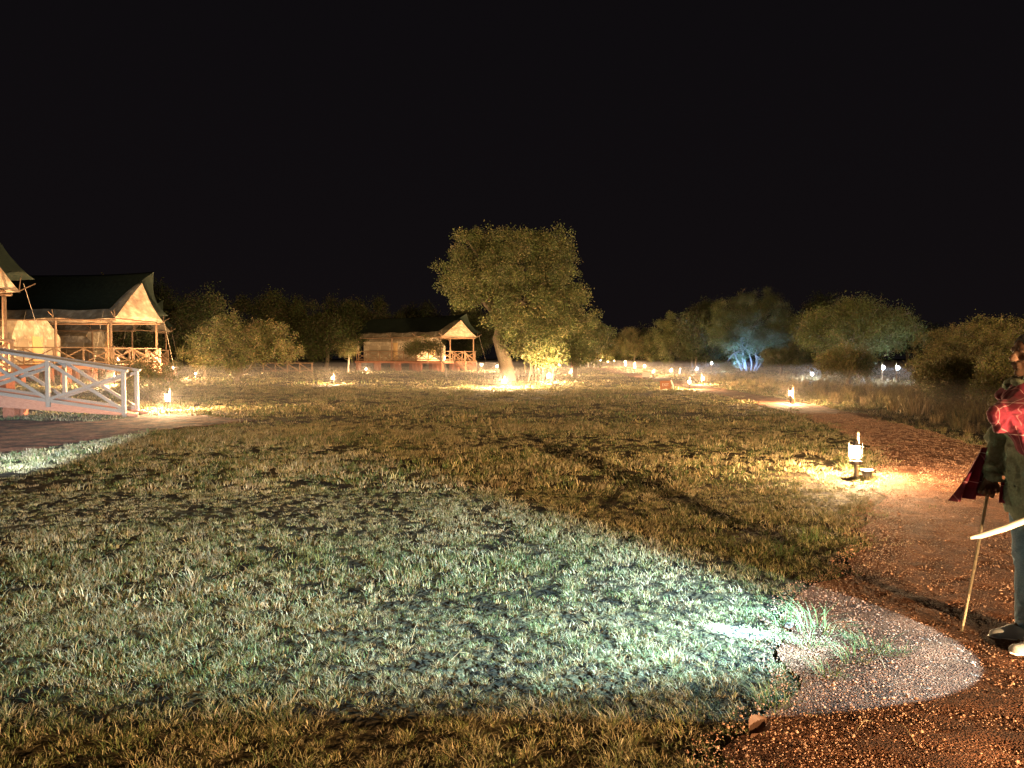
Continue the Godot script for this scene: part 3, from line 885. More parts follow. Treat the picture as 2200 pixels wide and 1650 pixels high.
# local frame: front faces +x, the deck runs back to -x, width along z; origin on the ground at the front edge
func tent(label: String, at: Vector3, turn: float, L: float, ridge: float, eave: float, stairs: bool, porch := 3.7) -> Node3D:
	var t := thing("safari_tent", label, "tent", at, turn, "safari tents on raised decks")
	var D := 1.1
	var hw := 3.15
	# piers
	var nx := int(L / 2.6)
	for i in nx + 1:
		for z in [-2.85, 0.0, 2.85]:
			var x := lerpf(-0.25, -L + 0.3, float(i) / nx)
			var b := MB.new()
			b.box(V(x, (D - 0.26) / 2 - 0.03, z), V(0.42, D - 0.26 + 0.06, 0.42))
			part("pier", b.mesh(), M.pier_render, t)
	# deck: beam frame and boards
	var b2 := MB.new()
	b2.box(V(-L / 2, D - 0.165, 0), V(L, 0.19, hw * 2))
	part("deck_frame", b2.mesh(), M.red_board, t)
	for i in 22:
		var b := MB.new()
		var z := -hw + (i + 0.5) * (hw * 2 / 22)
		b.box(V(-L / 2 + 0.02, D - 0.035, z), V(L + 0.04, 0.06, hw * 2 / 22 - 0.012))
		part("deck_board", b.mesh(), M.deck_wood, t)
	# posts
	for x in [-0.25, -3.4, -6.8, -L + 0.4]:
		for s in [-1.0, 1.0]:
			var b := MB.new()
			b.tube([V(x, D - 0.01, s * 2.95), V(x, (D + eave) / 2, s * 2.95), V(x, eave - 0.22, s * 2.95)], [0.075, 0.07, 0.065], 8)
			part("post", b.mesh(), M.rail_wood, t)
	for s in [-1.0, 1.0]:
		var b := MB.new()
		b.tube([V(0.0, eave - 0.16, s * 2.95), V(-L + 0.2, eave - 0.16, s * 2.95)], [0.05, 0.05], 8)
		part("eave_pole", b.mesh(), M.rail_wood, t)
	for x in [-0.25, -3.4]:
		var b := MB.new()
		b.tube([V(x, eave - 0.06, -3.0), V(x, eave - 0.06, 3.0)], [0.04, 0.04], 8)
		part("tie_pole", b.mesh(), M.rail_wood, t)
	# cream canopy below, dark green fly above with a gap; both sag between ridge and eave
	for layer in 2:
		var fly := layer == 1
		var rows := []
		var W := hw + (0.75 if fly else 0.05)
		var up := 0.42 if fly else 0.0
		var low := 0.42 if fly else -0.05
		for iu in 33:
			var u := iu / 32.0
			var row := []
			for iv in 41:
				var w := (iv - 20) / 20.0
				var a := absf(w)
				var front := (0.95 if fly else 0.22) - (0.42 if fly else 0.10) * sin(a * PI) - (0.80 if fly else 0.10) * a
				var x := lerpf(-L - 0.3, front, u)
				var sc := 0.10 * (0.5 - 0.5 * cos(u * TAU * 4.0)) * a * a
				var y := eave + low + (ridge + up - eave - low) * pow(1.0 - a, 1.28 if fly else 1.12) - sc * 0.8
				y += 0.25 * pow(u, 6.0) * (1.0 - a) if fly else 0.0
				row.append(V(x, y, w * (W - sc)))
			rows.append(row)
		var m := MB.new()
		m.sheet(rows, true)
		var under := []
		for row in rows:
			var rr := []
			for p in row:
				rr.append(p - V(0, 0.012, 0))
			under.append(rr)
		m.sheet(under, false)
		part("fly_sheet" if fly else "canopy", m.mesh(), M.fly_canvas if fly else M.canvas, t)
	# spreader struts at the front corners
	for s in [-1.0, 1.0]:
		for x in [0.1, -3.4, -6.8]:
			var b := MB.new()
			b.tube([V(x, eave - 0.03, s * 3.15), V(x + 0.1, eave + 0.27, s * 3.84)], [0.025, 0.02], 6)
			b.tube([V(x, eave - 0.03, s * 3.15), V(x, eave + 0.4, s * 3.25)], [0.02, 0.02], 6)
			part("spreader", b.mesh(), M.rail_wood, t)
	for s in [-1.0, 1.0]:
		for x in [-0.2, -4.5, -8.5]:
			var b := MB.new()
			b.tube([V(x, eave + 0.28, s * 3.86), V(x + 0.1, 0.0, s * 5.6)], [0.009, 0.009], 5)
			part("guy_rope", b.mesh(), M.canvas, t)
	# the inner tent
	var x0 := -L + 0.7
	var x1 := -porch
	var w2 := 2.45
	var wy := eave - 0.55
	var ry := ridge - 0.75
	var c := MB.new()
	for s in [-1.0, 1.0]:
		var o := V(0, 0, s)
		var p := [V(x0, D, s * w2), V(x1, D, s * w2), V(x1, wy - 0.5, s * w2), V(x1 - 0.55, wy, s * w2), V(x0, wy, s * w2)]
		c.tri(p[0], p[1], p[2], o)
		c.tri(p[0], p[2], p[3], o)
		c.tri(p[0], p[3], p[4], o)
		c.quad(p[3], p[4], V(x0, ry, 0), V(x1 - 0.55, ry, 0), V(0, 1, s))
		c.tri(p[2], p[3], V(x1 - 0.55, ry, 0), V(1, 1, s))
	c.quad(V(x1, D, -w2), V(x1, D, w2), V(x1, wy - 0.5, w2), V(x1, wy - 0.5, -w2), V(1, 0, 0))
	c.tri(V(x1, wy - 0.5, -w2), V(x1, wy - 0.5, w2), V(x1 - 0.55, ry, 0), V(1, 0.5, 0))
	c.quad(V(x0, D, -w2), V(x0, D, w2), V(x0, wy, w2), V(x0, wy, -w2), V(-1, 0, 0))
	c.tri(V(x0, wy, -w2), V(x0, wy, w2), V(x0, ry, 0), V(-1, 0, 0))
	part("inner_tent", c.mesh(), M.canvas, t)
	# windows and door flaps, set on the canvas
	for s in [-1.0, 1.0]:
		var xw := x1 - 1.35
		var k := 0
		while xw > x0 + 0.9:
			var b := MB.new()
			if k == 1:
				b.box(V(xw, D + 0.95, s * (w2 + 0.012)), V(0.62, 1.75, 0.03))
				var dr := part("door_flap", b.mesh(), M.door_canvas, t)
				b = MB.new()
				b.tube([V(xw - 0.34, D + 1.88, s * (w2 + 0.04)), V(xw + 0.34, D + 1.88, s * (w2 + 0.04))], [0.06, 0.06], 8)
				part("rolled_flap", b.mesh(), M.door_canvas, dr)
				b = MB.new()
				b.tube([V(xw - 0.12, D + 1.35, s * (w2 + 0.05)), V(xw + 0.12, D + 1.33, s * (w2 + 0.05))], [0.04, 0.04], 8)
				part("pocket", b.mesh(), M.door_canvas, dr)
				xw -= 1.5
			else:
				b.box(V(xw, D + 1.0, s * (w2 + 0.008)), V(1.25, 1.25, 0.02))
				var wn := part("window_panel", b.mesh(), M.window_mesh, t)
				b = MB.new()
				for q in [-1.0, 1.0]:
					b.box(V(xw + q * 0.66, D + 1.0, s * (w2 + 0.015)), V(0.07, 1.39, 0.03))
					b.box(V(xw, D + 1.0 + q * 0.66, s * (w2 + 0.013)), V(1.25, 0.07, 0.026))
				part("flap_edge", b.mesh(), M.canvas, wn)
				xw -= 1.65
			k += 1
	for z in [-1.5, 1.5]:
		var b := MB.new()
		b.box(V(x1 + 0.008, D + 0.95, z), V(0.02, 1.2, 1.1))
		part("window_panel", b.mesh(), M.window_mesh, t)
	var dm := MB.new()
	dm.box(V(x1 + 0.012, D + 0.85, 0), V(0.03, 1.7, 1.1))
	part("door_flap", dm.mesh(), M.door_canvas, t)
	# railings
	railing(t, V(-0.1, D, 3.05), V(-L + 0.2, D, 3.05), int(L / 1.7), 0.95, M.rail_wood)
	railing(t, V(-0.1, D, -3.05), V(-3.6, D, -3.05), 2, 0.95, M.rail_wood)
	railing(t, V(-0.1, D, 1.1), V(-0.1, D, 2.95), 1, 0.95, M.rail_wood)
	railing(t, V(-0.1, D, -2.95), V(-0.1, D, -1.1), 1, 0.95, M.rail_wood)
	if stairs:
		for i in 5:
			var b := MB.new()
			b.box(V(0.17 + i * 0.3, D - 0.2 - i * 0.19, 0), V(0.3, 0.05, 1.7))
			part("stair_tread", b.mesh(), M.deck_wood, t)
		for s in [-1.0, 1.0]:
			var b := MB.new()
			b.beam(V(0.0, D - 0.2, s * 0.88), V(1.6, 0.0, s * 0.88), 0.06, 0.22)
			part("stair_string", b.mesh(), M.red_board, t)
			railing(t, V(0.1, D - 0.15, s * 0.98), V(1.5, 0.08, s * 0.98), 1, 0.95, M.rail_wood)
	return t

func build_tents() -> void:
	tent("nearest safari tent, its green fly roof corner and cream canopy above the ramp", V(-15.8, 0, -21.2), 0.0, 11.0, 6.6, 3.7, false)
	tent("safari tent with peaked green fly and lit cream canopy, lantern at its deck pier", V(-22.9, 0, -46.9), 0.02, 13.8, 6.1, 3.85, true, 6.2)
	tent("safari tent whose canopy shows just behind the second tent's gable", V(-29.9, 0, -63.5), 0.0, 11.0, 5.6, 3.75, true)
	tent("long safari tent beside the tallest tree with stairs down to the lawn", V(-5.55, 0, -80.6), deg_to_rad(-32.0), 12.0, 5.4, 3.7, true)
	# the ramp up to the nearest tent
	var r := thing("access_ramp", "wooden ramp with white crossed railings leading up to the nearest tent", "ramp", V(-10.36, 0, -20.7), 0.15)
	var a0 := V(0.1, 0.02, 0.62)
	var a1 := V(-5.7, 0.98, 0.62)
	var b0 := V(0.1, 0.02, -0.62)
	var b1 := V(-5.7, 0.98, -0.62)
	for i in 30:
		var p := V(0.1, 0.02, 0).lerp(V(-5.7, 0.98, 0), (i + 0.5) / 30.0)
		var m := MB.new()
		m.box(p + V(0, 0.0, 0), V(0.185, 0.05, 0.80), Basis(Vector3.BACK, -atan2(0.96, 5.8)))
		part("ramp_plank", m.mesh(), M.deck_wood, r)
	for s in [-1.0, 1.0]:
		var m := MB.new()
		var z: float = s * 0.43
		for q in [-0.025, 0.025]:
			m.quad(V(0.3, -0.02, z + q), V(0.3, 0.05, z + q), V(-5.8, 1.06, z + q), V(-5.8, 0.50, z + q), V(0, 0, q))
		m.quad(V(0.3, 0.05, z - 0.025), V(-5.8, 1.06, z - 0.025), V(-5.8, 1.06, z + 0.025), V(0.3, 0.05, z + 0.025), V(0, 1, 0))
		m.quad(V(0.3, -0.02, z - 0.025), V(-5.8, 0.50, z - 0.025), V(-5.8, 0.50, z + 0.025), V(0.3, -0.02, z + 0.025), V(0, -1, 0))
		m.quad(V(0.3, -0.02, z - 0.025), V(0.3, 0.05, z - 0.025), V(0.3, 0.05, z + 0.025), V(0.3, -0.02, z + 0.025), V(1, 0, 0))
		part("side_board", m.mesh(), M.red_board, r)
	for x in [-2.9, -5.2]:
		for s in [-1.0, 1.0]:
			var m := MB.new()
			var hh: float = -x * 0.96 / 5.8 - 0.03
			m.box(V(x, hh / 2 - 0.02, s * 0.24), V(0.28, hh, 0.28))
			part("pier", m.mesh(), M.pier_render, r)
	for z in [0.51, -0.51]:
		var st := V(-0.02, 0.02, z)
		var en := V(-5.6, 0.94, z)
		for i in 4:
			var p := st.lerp(en, i / 3.0)
			var m := MB.new()
			m.beam(p + V(0, -0.06, 0), p + V(0, 1.15, 0), 0.10, 0.10, V(1, 0, 0))
			part("rail_post", m.mesh(), M.ramp_wood, r)
			if i < 3:
				var q := st.lerp(en, (i + 1) / 3.0)
				var m2 := MB.new()
				m2.beam(p.lerp(q, 0.03) + V(0, 1.08 + rng.randf_range(-0.04, 0.02), 0.03), q.lerp(p, 0.03) + V(0, 0.16 + rng.randf_range(-0.03, 0.05), 0.03), 0.045, rng.randf_range(0.075, 0.095))
				part("brace", m2.mesh(), M.ramp_wood, r)
				m2 = MB.new()
				m2.beam(p.lerp(q, 0.03) + V(0, 0.16, -0.03), q.lerp(p, 0.03) + V(0, 1.08, -0.03), 0.045, 0.085)
				part("brace", m2.mesh(), M.ramp_wood, r)
		var m3 := MB.new()
		m3.beam(st + V(0.1, 1.18, 0), en + V(-0.1, 1.21, 0), 0.12, 0.075)
		part("top_rail", m3.mesh(), M.ramp_wood, r)
		m3 = MB.new()
		m3.beam(st + V(0.05, 0.10, 0.0), en + V(0, 0.11, 0.0), 0.05, 0.085)
		part("bottom_rail", m3.mesh(), M.ramp_wood, r)

# ---------------------------------------------------------------- small things
func build_small() -> void:
	# lettered sign beside the track
	var s := thing("sign_board", "slanted orange wooden sign with white lettering beside a lantern", "sign", V(7.25, 0, -36.0), -0.12)
	var b := MB.new()
	b.box(V(0, 0.23, 0), V(0.5, 0.42, 0.03), Basis(Vector3.RIGHT, -0.25))
	part("board", b.mesh(), M.sign_board, s)
	b = MB.new()
	b.beam(V(0.26, 0.46, -0.02), V(0.42, -0.02, -0.05), 0.045, 0.045)
	part("prop", b.mesh(), M.pale_wood, s)
	var tm := TextMesh.new()
	tm.text = "EXIT"
	var sf := SystemFont.new()
	sf.font_names = PackedStringArray(["Droid Sans"])
	tm.font = sf
	tm.font_size = 32
	tm.pixel_size = 0.0052
	tm.depth = 0.006
	var w := part("lettering", tm, M.white_paint, s)
	w.position = V(0.0, 0.24, 0.024)
	w.rotation = Vector3(-0.25, 0, 0)
	b = MB.new()
	for z in [-1.0, 1.0]:
		b.box(V(0.0, 0.11, z * 0.0 - 0.07), V(0.06, 0.26, 0.04))
	part("leg", b.mesh(), M.pale_wood, s)
	# pale box sign further on
	s = thing("box_sign", "small pale box shaped sign standing next to a far lantern", "sign", V(10.05, 0, -57.0), -0.1)
	b = MB.new()
	b.box(V(0, 0.22, 0), V(0.58, 0.40, 0.12))
	part("panel", b.mesh(), M.pale_wood, s)
	b = MB.new()
	b.box(V(0, 0.44, 0.0), V(0.62, 0.05, 0.16), Basis(Vector3.BACK, -0.12))
	part("lid", b.mesh(), M.sign_board, s)
	# leaning white post
	var p := MB.new()
	p.tube([V(13.5, -0.05, -61.5), V(13.62, 0.62, -61.5)], [0.06, 0.05], 8)
	solo("white_post", p.mesh(), M.white_paint, "short leaning white painted post beside the far track", "post")
	# the tin beside the near lantern
	s = thing("metal_tin", "small dark round tin with a pale lid beside the gravel edge lantern", "tin", V(4.66, 0, -9.95))
	b = MB.new()
	b.lathe(Vector3.ZERO, [Vector2(0, -0.01), Vector2(0.055, -0.01), Vector2(0.07, 0.10), Vector2(0.06, 0.10), Vector2(0.05, 0.02)], 14)
	part("body", b.mesh(), M.tin, s)
	b = MB.new()
	b.lathe(Vector3.ZERO, [Vector2(0.078, 0.10), Vector2(0.078, 0.115), Vector2(0.0, 0.12)], 14)
	part("lid", b.mesh(), M.white_paint, s)
	# red pillar and white bench far off
	s = thing("gate_pillar", "far red rendered pillar with a slim cap post", "pillar", V(8.6, 0, -108.0))
	b = MB.new()
	b.box(V(0, 0.55, 0), V(0.42, 1.2, 0.42))
	part("shaft", b.mesh(), M.pier_render, s)
	b = MB.new()
	b.tube([V(0, 1.14, 0), V(0.04, 1.9, 0)], [0.09, 0.05], 8)
	part("finial", b.mesh(), M.pier_render, s)
	s = thing("bench", "far white bench standing between two lanterns", "bench", V(11.2, 0, -108.0))
	b = MB.new()
	b.box(V(0, 0.60, 0), V(0.95, 0.08, 0.4))
	part("seat", b.mesh(), M.white_paint, s)
	for x in [-0.4, 0.4]:
		b = MB.new()
		b.box(V(x, 0.28, 0), V(0.07, 0.58, 0.36))
		part("leg", b.mesh(), M.white_paint, s)
	# low rail behind the rounded bush
	s = thing("low_rail", "low wooden rail fence between the rounded bush and the clipped tree", "fence", V(-23.5, 0, -72.0))
	railing(s, V(0, 0.04, 0), V(4.6, 0.04, 0), 4, 0.85, M.rail_wood, 0.07, false)
	# stone and fallen leaf in the torch light
	var so := solo("stone", pebble_mesh(21), M.stone, "small brown stone beside the long green tuft in the torch light", "stone")
	so.scale = V(0.042, 0.032, 0.034)
	so.rotation.y = 0.6
	so.position = V(1.62, 0.022, -4.40)
	var lf := MB.new()
	lf.col = Color(0.09, 0.045, 0.03)
	var rws := []
	for i in 7:
		var u := i / 6.0
		var row := []
		for j in 5:
			var q := (j - 2) / 2.0
			row.append(V((u - 0.5) * 0.12, 0.03 + 0.035 * q * q + 0.02 * sin(u * 3.0), q * 0.045 * sin(u * PI * 0.92 + 0.12)))
		rws.append(row)
	lf.sheet(rws, true)
	lf.tube([V(0.055, 0.03, 0), V(0.085, 0.015, 0.01), V(0.105, 0.012, 0.02)], [0.0025, 0.002, 0.0015], 5)
	var fl := solo("fallen_leaf", lf.mesh(), M.leaf, "curled dead reddish leaf at the foot of the lawn edge", "leaf")
	fl.position = V(1.02, 0.01, -3.12)
	fl.rotation = Vector3(0.3, 0.7, 0.2)
	var sr := RandomNumberGenerator.new()
	sr.seed = 9
	for i in 14:
		var sb := MB.new()
		sb.col = Color(0.34, 0.28, 0.17)
		var q := V(sr.randf_range(-2.2, 1.9), 0.07, -sr.randf_range(2.9, 5.6))
		var dd := V(sr.randf_range(-1, 1), sr.randf_range(-0.1, 0.4), sr.randf_range(-1, 1)).normalized() * sr.randf_range(0.03, 0.07)
		sb.tube([q - dd - V(0, 0.03, 0), q + V(0, 0.012, 0), q + dd], [0.0014, 0.0013, 0.0007], 5)
		solo("dry_straw", sb.mesh(), M.leaf, "single dry straw lying on the lawn grass", "straw", "loose straws on the lawn")

# ---------------------------------------------------------------- the man
const HEAD := Vector3(-0.045, 1.605, 0)

# cuts and folds: the distance d at p after the named shaping
func shaped(how: String, p: Vector3, d: float) -> float:
	match how:
		"hair":
			var q := p - HEAD
			return maxf(d, maxf(0.052 - q.y - clampf(q.x + 0.03, 0.0, 0.12) * 0.9, -0.075 - q.x))
		"crease":
			if p.y < 0.055:
				return maxf(d, 0.055 - p.y)
			return d + 0.012 * sin(p.y * 40.0 + 14.0 * n_cloth.get_noise_3dv(p * 1.6)) * (0.4 + n_cloth.get_noise_3dv(p * 2.0))
		"fold":
			return d + 0.014 * sin(p.y * 26.0 + p.x * 20.0 + 12.0 * n_cloth.get_noise_3dv(p * 1.3)) * (0.45 + n_cloth.get_noise_3dv(p * 1.8))
		"ripple":
			var q2 := p - Vector3(-0.275, 1.29, 0.08)
			var an := atan2(q2.y, q2.x) * 8.0 + q2.z * 14.0
			return d + 0.013 * sin(an + 5.0 * n_cloth.get_noise_3dv(p * 1.2)) * smoothstep(0.02, 0.16, q2.length())
		"sole":
			return maxf(d, 0.004 - p.y)
	return d

# field of tapered capsules joined smoothly: bone = [a, b, ra, rb, stretch]
func blob(bones: Array, k: float, cell: float, push := "") -> MB:
	var lo := Vector3.ONE * 1e9
	var hi := -lo
	for B in bones:
		var m: float = maxf(B[2], B[3]) + k + cell * 3
		for e in 2:
			lo = lo.min(B[e] - Vector3.ONE * m)
			hi = hi.max(B[e] + Vector3.ONE * m)
	var nx := int((hi.x - lo.x) / cell) + 2
	var ny := int((hi.y - lo.y) / cell) + 2
	var nz := int((hi.z - lo.z) / cell) + 2
	var f := PackedFloat32Array()
	f.resize(nx * ny * nz)
	f.fill(1.0)
	for B in bones:
		var s: Vector3 = B[4] if B.size() > 4 else Vector3.ONE
		var sm: float = maxf(s.x, maxf(s.y, s.z))
		var a: Vector3 = B[0] * s
		var b: Vector3 = B[1] * s
		var ab := b - a
		var ll := maxf(ab.length_squared(), 1e-9)
		var m2: float = maxf(B[2], B[3]) + k + cell * 2.5
		var p0: Vector3 = (B[0] as Vector3).min(B[1]) - Vector3.ONE * m2 - lo
		var p1: Vector3 = (B[0] as Vector3).max(B[1]) + Vector3.ONE * m2 - lo
		for iz in range(max(0, int(p0.z / cell)), min(nz, int(p1.z / cell) + 1)):
			for iy in range(max(0, int(p0.y / cell)), min(ny, int(p1.y / cell) + 1)):
				for ix in range(max(0, int(p0.x / cell)), min(nx, int(p1.x / cell) + 1)):
					var p := (lo + Vector3(ix, iy, iz) * cell) * s
					var h := clampf((p - a).dot(ab) / ll, 0.0, 1.0)
					var d: float = ((p - a - ab * h).length() - lerpf(B[2], B[3], h) * 1.0) / sm
					var id := (iz * ny + iy) * nx + ix
					var o := f[id]
					if B.size() > 5 and B[5]:
						var hh2 := clampf(0.5 - 0.5 * (o + d) / k, 0.0, 1.0)
						f[id] = lerpf(o, -d, hh2) + k * hh2 * (1.0 - hh2)
					else:
						var hh := clampf(0.5 + 0.5 * (o - d) / k, 0.0, 1.0)
						f[id] = lerpf(o, d, hh) - k * hh * (1.0 - hh)
	if push:
		for iz in nz:
			for iy in ny:
				for ix in nx:
					var id := (iz * ny + iy) * nx + ix
					if f[id] < 0.06 and f[id] > -0.06:
						f[id] = shaped(push, lo + Vector3(ix, iy, iz) * cell, f[id])
	# surface nets
	var out := MB.new()
	var vid := PackedInt32Array()
	vid.resize(nx * ny * nz)
	vid.fill(-1)
	var strides := [1, nx, nx * ny]
	for iz in nz - 1:
		for iy in ny - 1:
			for ix in nx - 1:
				var id := (iz * ny + iy) * nx + ix
				var c := PackedFloat32Array([f[id], f[id + 1], f[id + nx], f[id + nx + 1], f[id + nx * ny], f[id + nx * ny + 1], f[id + nx * ny + nx], f[id + nx * ny + nx + 1]])
				var neg := 0
				for q in 8:
					if c[q] < 0.0:
						neg += 1
				if neg == 0 or neg == 8:
					continue
				var sum := Vector3.ZERO
				var cnt := 0
				for ax in 3:
					for q in 8:
						if q & (1 << ax):
							continue
						var r := q | (1 << ax)
						if (c[q] < 0.0) != (c[r] < 0.0):
							var tt := c[q] / (c[q] - c[r])
							var pp := Vector3(q & 1, (q >> 1) & 1, (q >> 2) & 1)
							pp[ax] += tt
							sum += pp
							cnt += 1
				vid[id] = out.v.size()
				out.v.append(lo + (Vector3(ix, iy, iz) + sum / cnt) * cell)
				out.n.append(Vector3(c[1] - c[0] + c[3] - c[2] + c[5] - c[4] + c[7] - c[6], c[2] - c[0] + c[3] - c[1] + c[6] - c[4] + c[7] - c[5], c[4] - c[0] + c[5] - c[1] + c[6] - c[2] + c[7] - c[3]).normalized())
				out.c.append(Color(1, 1, 1))
	for iz in range(1, nz - 1):
		for iy in range(1, ny - 1):
			for ix in range(1, nx - 1):
				var id := (iz * ny + iy) * nx + ix
				for ax in 3:
					var other: int = id + strides[ax]
					var in0 := f[id] < 0.0
					if in0 == (f[other] < 0.0):
						continue
					var u: int = strides[(ax + 1) % 3]
					var w: int = strides[(ax + 2) % 3]
					var q := [vid[id], vid[id - u], vid[id - u - w], vid[id - w]]
					if q[0] < 0 or q[1] < 0 or q[2] < 0 or q[3] < 0:
						continue
					if in0:
						out.ix.append_array(PackedInt32Array([q[0], q[2], q[1], q[0], q[3], q[2]]))
					else:
						out.ix.append_array(PackedInt32Array([q[0], q[1], q[2], q[0], q[2], q[3]]))
	return out

func join(a: MB, b: MB) -> void:
	var k := a.v.size()
	a.v.append_array(b.v)
	a.n.append_array(b.n)
	a.c.append_array(b.c)
	for i in b.ix:
		a.ix.append(i + k)

func hand_bones(wrist: Vector3, dir: Vector3, palm_n: Vector3, curl: float) -> Array:
	var d := dir.normalized()
	var n := (palm_n - d * palm_n.dot(d)).normalized()
	var s := d.cross(n)
	var out := [[wrist - d * 0.02, wrist + d * 0.01, 0.026, 0.026]]
	var lens := [0.072, 0.08, 0.075, 0.06]
	for i in 4:
		var off := (i - 1.5) * 0.021
		var k := wrist + d * 0.085 + s * off
		out.append([wrist + d * 0.015 + s * off * 0.6, k, 0.016, 0.0115])
		var a1 := curl * 0.9
		var p1: Vector3 = k + (d * cos(a1) + n * sin(a1)) * lens[i] * 0.45
		var p2: Vector3 = p1 + (d * cos(a1 * 2.0) + n * sin(a1 * 2.0)) * lens[i] * 0.33
		var p3: Vector3 = p2 + (d * cos(a1 * 2.8) + n * sin(a1 * 2.8)) * lens[i] * 0.25
		out.append([k, p1, 0.0098, 0.0092])
		out.append([p1, p2, 0.009, 0.0085])
		out.append([p2, p3, 0.0085, 0.0075])
	var t0 := wrist + d * 0.025 - s * 0.03
	var t1 := t0 + (d * 0.6 - s * 0.45 + n * 0.55).normalized() * 0.042
	var t2 := t1 + (d * 0.45 + n * 0.85 + s * 0.1).normalized() * 0.035
	out.append([wrist + d * 0.01 - s * 0.012, t0, 0.016, 0.014])
	out.append([t0, t1, 0.013, 0.011])
	out.append([t1, t2, 0.0105, 0.009])
	return out

func build_man() -> void:
	var skin := flat_mat("skin", lin(0.12, 0.066, 0.044), 0.8)
	skin.metallic_specular = 0.25
	skin.subsurf_scatter_enabled = true
	skin.subsurf_scatter_strength = 0.1
	var shirt := tex_mat("jacket_cloth", lin(0.17, 0.185, 0.125), lin(0.26, 0.275, 0.19), 0.03, Vector3.ONE * 3, 0.95, 0.3)
	var denim := tex_mat("trouser_cloth", lin(0.17, 0.25, 0.33), lin(0.30, 0.41, 0.50), 0.05, Vector3.ONE * 4, 0.95, 0.3)
	var red := StandardMaterial3D.new()
	red.resource_name = "shawl_cloth"
	# red checked cloth: thin white and dark lines woven in
	var im := Image.create(256, 256, false, Image.FORMAT_RGB8)
	im.fill(lin(0.16, 0.008, 0.026))
	var pr := RandomNumberGenerator.new()
	pr.seed = 3
	for k in [20, 76, 140, 196]:
		im.fill_rect(Rect2i(0, k, 256, 14), lin(0.13, 0.006, 0.02))
		im.fill_rect(Rect2i(k, 0, 10, 256), lin(0.22, 0.010, 0.03))
	for k in [48, 168]:
		im.fill_rect(Rect2i(0, k, 256, 4), lin(0.60, 0.36, 0.36))
		im.fill_rect(Rect2i(k, 0, 3, 256), lin(0.55, 0.25, 0.25))
	red.albedo_texture = ImageTexture.create_from_image(im)
	red.uv1_triplanar = true
	red.uv1_world_triplanar = true
	red.uv1_scale = Vector3.ONE * 3.2
	red.roughness = 0.95
	red.rim_enabled = true
	red.rim = 0.12
	var boot := flat_mat("shoe_leather", lin(0.34, 0.33, 0.33), 0.7)
	var hairm := flat_mat("hair_black", lin(0.02, 0.017, 0.015), 0.9)
	var o := V(2.86, 0.0, -4.12)
	var t := thing("person", "standing man in a red checked shawl, grey green jacket and jeans holding a stick", "person", o)
	# joints in the man's own frame: he faces -x, his left side is +z
	var hip := V(0.0, 0.93, 0)
	var chest := V(-0.01, 1.24, 0)
	var neck := V(0.0, 1.45, 0)
	var kl := V(-0.03, 0.50, 0.10)
	var kr := V(0.03, 0.50, -0.10)
	var al := V(0.02, 0.09, 0.11)
	var ar := V(0.06, 0.09, -0.12)
	var sl := V(0.01, 1.40, 0.19)
	var sr := V(0.01, 1.40, -0.19)
	var el := V(0.07, 1.13, 0.34)
	var er := V(-0.05, 1.13, -0.25)
	var wl := V(-0.03, 0.97, 0.50)
	var wr := V(-0.135, 0.91, -0.19)
	var flat := V(1.35, 1.0, 0.85)
	var core := [[hip, V(0, 1.05, 0), 0.135, 0.125, flat], [V(0, 1.05, 0), chest, 0.125, 0.145, flat], [chest, V(0, 1.36, 0), 0.145, 0.12, flat], [V(0, 1.36, 0), neck, 0.10, 0.055], [neck, V(-0.02, 1.53, 0), 0.052, 0.052],
		[sl, sr, 0.06, 0.06], [V(0, 0.9, 0.09), kl, 0.082, 0.055], [V(0, 0.9, -0.09), kr, 0.082, 0.055], [kl, al, 0.055, 0.038], [kr, ar, 0.055, 0.038],
		[al, al + V(-0.13, -0.05, 0.01), 0.038, 0.03], [ar, ar + V(-0.13, -0.05, -0.01), 0.038, 0.03],
		[sl, el, 0.052, 0.04], [el, wl, 0.04, 0.027], [sr, er, 0.052, 0.04], [er, wr, 0.04, 0.027]]
	var body := blob(core, 0.03, 0.014)
	# head
	var hc := HEAD
	var head := [[hc + V(0.02, 0.02, 0), hc + V(-0.005, 0.025, 0), 0.088, 0.088, V(1.0, 0.96, 1.16)], [hc + V(-0.03, -0.045, 0), hc + V(-0.04, -0.075, 0), 0.058, 0.038, V(1, 1, 1.05)], [hc + V(0.01, -0.05, 0), V(-0.005, 1.47, 0), 0.055, 0.054],
		[hc + V(-0.088, 0.02, 0), hc + V(-0.112, -0.018, 0), 0.010, 0.015], [hc + V(-0.102, -0.022, 0.012), hc + V(-0.102, -0.022, -0.012), 0.010, 0.010],
		[hc + V(-0.085, 0.034, 0.03), hc + V(-0.08, 0.03, 0.05), 0.010, 0.008], [hc + V(-0.085, 0.034, -0.03), hc + V(-0.08, 0.03, -0.05), 0.010, 0.008],
		[hc + V(-0.092, -0.050, 0.018), hc + V(-0.094, -0.048, -0.018), 0.0095, 0.0095], [hc + V(-0.088, -0.066, 0.014), hc + V(-0.088, -0.066, -0.014), 0.0105, 0.0105],
		[hc + V(-0.075, -0.098, 0), hc + V(-0.07, -0.095, 0), 0.020, 0.020], [hc + V(-0.062, -0.01, 0.045), hc + V(-0.05, -0.015, 0.055), 0.02, 0.02], [hc + V(-0.062, -0.01, -0.045), hc + V(-0.05, -0.015, -0.055), 0.02, 0.02],
		[hc + V(0.012, 0.02, 0.082), hc + V(0.014, -0.025, 0.078), 0.014, 0.010, V(1, 1, 1.6)], [hc + V(0.012, 0.02, -0.082), hc + V(0.014, -0.025, -0.078), 0.014, 0.010, V(1, 1, 1.6)]]
	join(body, blob(head, 0.014, 0.0048))
	join(body, blob(hand_bones(wl, V(-0.45, -0.5, 0.55), V(-0.6, -0.2, -0.6), 1.15), 0.006, 0.0045))
